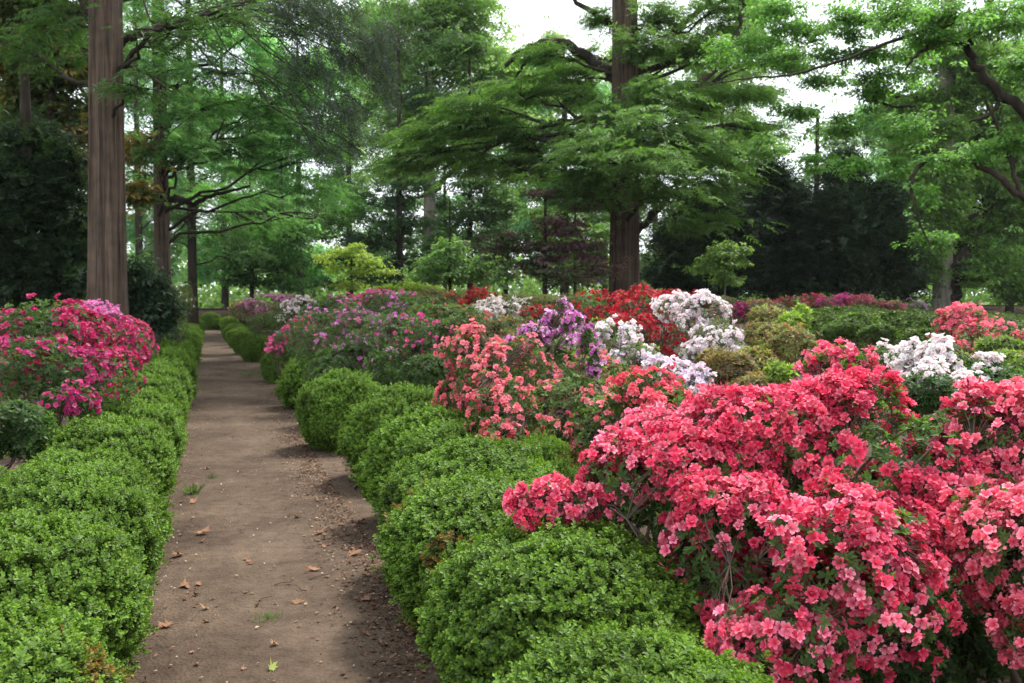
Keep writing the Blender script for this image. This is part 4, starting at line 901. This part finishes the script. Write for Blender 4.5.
def lobed_leaf(seed, cups=.16):
    r = rs(seed); n = 9; V = [[0, 0, .01]]; c = 1.0
    for k in range(2 * n):
        a = -2.6 + 5.2 * k / (2 * n - 1); q = (1.0 if k % 2 else .58) * (.62 + .5 * cos(a * .7)) * r.uniform(.7, 1.25)
        V.append([q * cos(a), q * sin(a) * .6, cups * 1.8 * q * q * r.uniform(.1, 2.0)])
    V = np.array(V); Fs = np.array([[0, k, k + 1] for k in range(1, 2 * n)])
    return V, Fs, np.ones((len(V), 3))
LL = [lobed_leaf(s) for s in (1, 2, 3, 4)]
def leafthing(px, py, size, label, k, colr, grp='dry leaves on the path', yaw=None, name='dry_leaf'):
    rr = rs(1000 + k); b = G(px, py, .014); g = Geo()
    T = LL[k % 4]; R = frames(unit(np.array([[0, 0, 1.0]]) + rr.normal(size=(1, 3)) * .22), rr)
    g.inst(T, R, np.array([[0, 0, size * .12]]), size, np.array([colr]))
    v0 = R[0] @ np.array([-1.0, 0, .05]) * size
    g2 = g; g2.sticks(np.array([[0, 0, size * .12]]), np.array([v0 + [0, 0, size * .15]]), size * .035, size * .02, colr)
    o = g.build(name, M_DRY); o.location = tuple(b)
    return tag(o, label, 'leaf', grp)
BR = (.23, .125, .075)
for k, (px, py, s, lab) in enumerate([
        (200, 534, .085, 'largest curled brown leaf, beside the left boxwoods on the path'), (180, 556, .07, 'curled brown leaf just below the largest one at the left boxwoods'),
        (192, 503, .06, 'tan leaf lying against the left boxwoods near a grass tuft'), (168, 627, .06, 'orange-brown leaf nearest the bottom left of the path'),
        (183, 587, .06, 'ragged brown leaf between the curled one and the orange-brown one'), (316, 571, .06, 'pale brown leaf with its stalk towards the camera, right half of path'),
        (295, 603, .05, 'crumpled grey-brown leaf near the path centre'), (352, 555, .075, 'rust-brown leaf in the shade under the right boxwoods'),
        (385, 552, .075, 'reddish leaf deepest under the right boxwoods'), (318, 534, .07, 'flat tan leaf on the right half of the path'), (298, 517, .06, 'tan leaf in mid path'),
        (360, 523, .07, 'tan leaf close to the right boxwoods, upper one'), (208, 469, .05, 'small leaf farthest up the left half of the path'), (272, 670, .045, 'small yellow-green leaf at the bottom centre of the path'),
        (430, 590, .07, 'dark brown leaf half under the near right boxwood'), (365, 600, .06, 'brown leaf alone on the shaded right side'), (405, 620, .05, 'brown leaf lowest on the shaded right side')]):
    leafthing(px, py, s * .95, lab, k, (.20, .24, .06) if 'yellow' in lab else BR)
for k in range(120):
    e = r.random()
    if e < .6: py_ = r.uniform(420, 660); px_ = 320 + (py_ - 420) * .45 + r.normal() * 26
    elif e < .7: px_, py_ = r.uniform(180, 215), r.uniform(440, 620)
    else: px_, py_ = r.uniform(190, 330), r.uniform(400, 670)
    leafthing(px_, py_, r.uniform(.014, .038), 'small brown dry leaf scrap lying on the dirt path', 100 + k, tuple(np.array(BR) * r.uniform(.6, 1.2)), 'small dry leaf scraps')
# fallen twigs
for k, (px, py, L_, a, lab) in enumerate([(300, 590, .10, 2.2, 'short crooked twig on the path right of centre'), (265, 600, .07, .6, 'tiny dark twig in mid path'), (283, 585, .09, .1, 'thin twig lying across the path centre'), (320, 578, .13, .4, 'longest fallen twig, pointing at the right boxwoods')]):
    g = Geo(); dd = np.array([cos(a), sin(a), 0]); nn = np.array([-sin(a), cos(a), 0])
    g.tube([dd * L_ * (t - .5) + nn * .012 * sin(t * 5) + [0, 0, .006 + .01 * t] for t in np.linspace(0, 1, 7)], np.linspace(.0035, .0015, 7), 5, (.10, .07, .05))
    o = g.build('fallen_twig', M_TWIG); o.location = tuple(G(px, py, .014)); tag(o, lab, 'twig', 'fallen twigs')

def tuft(px, py, h_, n_, spread, label, k, name='grass_tuft'):
    rr = rs(1200 + k); b = G(px, py, .012); g = Geo()
    a = rr.uniform(0, 2 * pi, n_); p0 = np.stack([np.cos(a), np.sin(a), 0 * a], 1) * (rr.random((n_, 1)) * spread)
    d = unit(np.stack([rr.normal(size=n_) * .5, rr.normal(size=n_) * .5, np.ones(n_)], 1)); l = h_ * rr.uniform(.5, 1.1, n_)
    bl = np.array([[0, -.04, 0], [0, .04, 0], [.12, .03, .6], [.35, 0, 1.0]]) ; fc = np.array([[0, 1, 2, 3]])
    g.inst((bl, fc, np.ones((4, 3))), frames(d, rr), p0, l, np.array([.08, .15, .035]) * rr.uniform(.7, 1.3, (n_, 1)))
    o = g.build(name, M_LEAF); o.location = tuple(b); return tag(o, label, 'grass', 'grass tufts on the path')
tuft(193, 494, .10, 60, .07, 'grass tuft at the foot of the left boxwoods', 1)
tuft(268, 619, .035, 70, .07, 'low sparse grass patch in mid path', 2)
tuft(212, 478, .05, 30, .05, 'tiny grass tuft farther up beside the left boxwoods', 3)
tuft(240, 352, .10, 120, .25, 'dusty green tuft at the far right edge of the path', 4)
tuft(252, 375, .08, 160, .28, 'grey-green tuft beneath the far round boxwoods', 5)
tuft(20, 452, .16, 140, .35, 'grassy tuft behind the left boxwood row at the left edge', 6)

# thin spring haze in the air between the trees
g = Geo(); box(g, -140, 190, -40, 190, -1.3, 45)
hm = bpy.data.materials.new('pale_air'); nt = nodes(hm)
pv = nt.nodes.new('ShaderNodeVolumePrincipled'); pv.inputs['Density'].default_value = .00018; pv.inputs['Color'].default_value = (.85, .92, .95, 1); pv.inputs['Anisotropy'].default_value = .2
ho = nt.nodes.new('ShaderNodeOutputMaterial'); nt.links.new(pv.outputs['Volume'], ho.inputs['Volume'])
tag(g.build('haze', hm), 'thin pale haze in the air between the trees', 'haze', kind='stuff')
scene.cycles.volume_bounces = 0
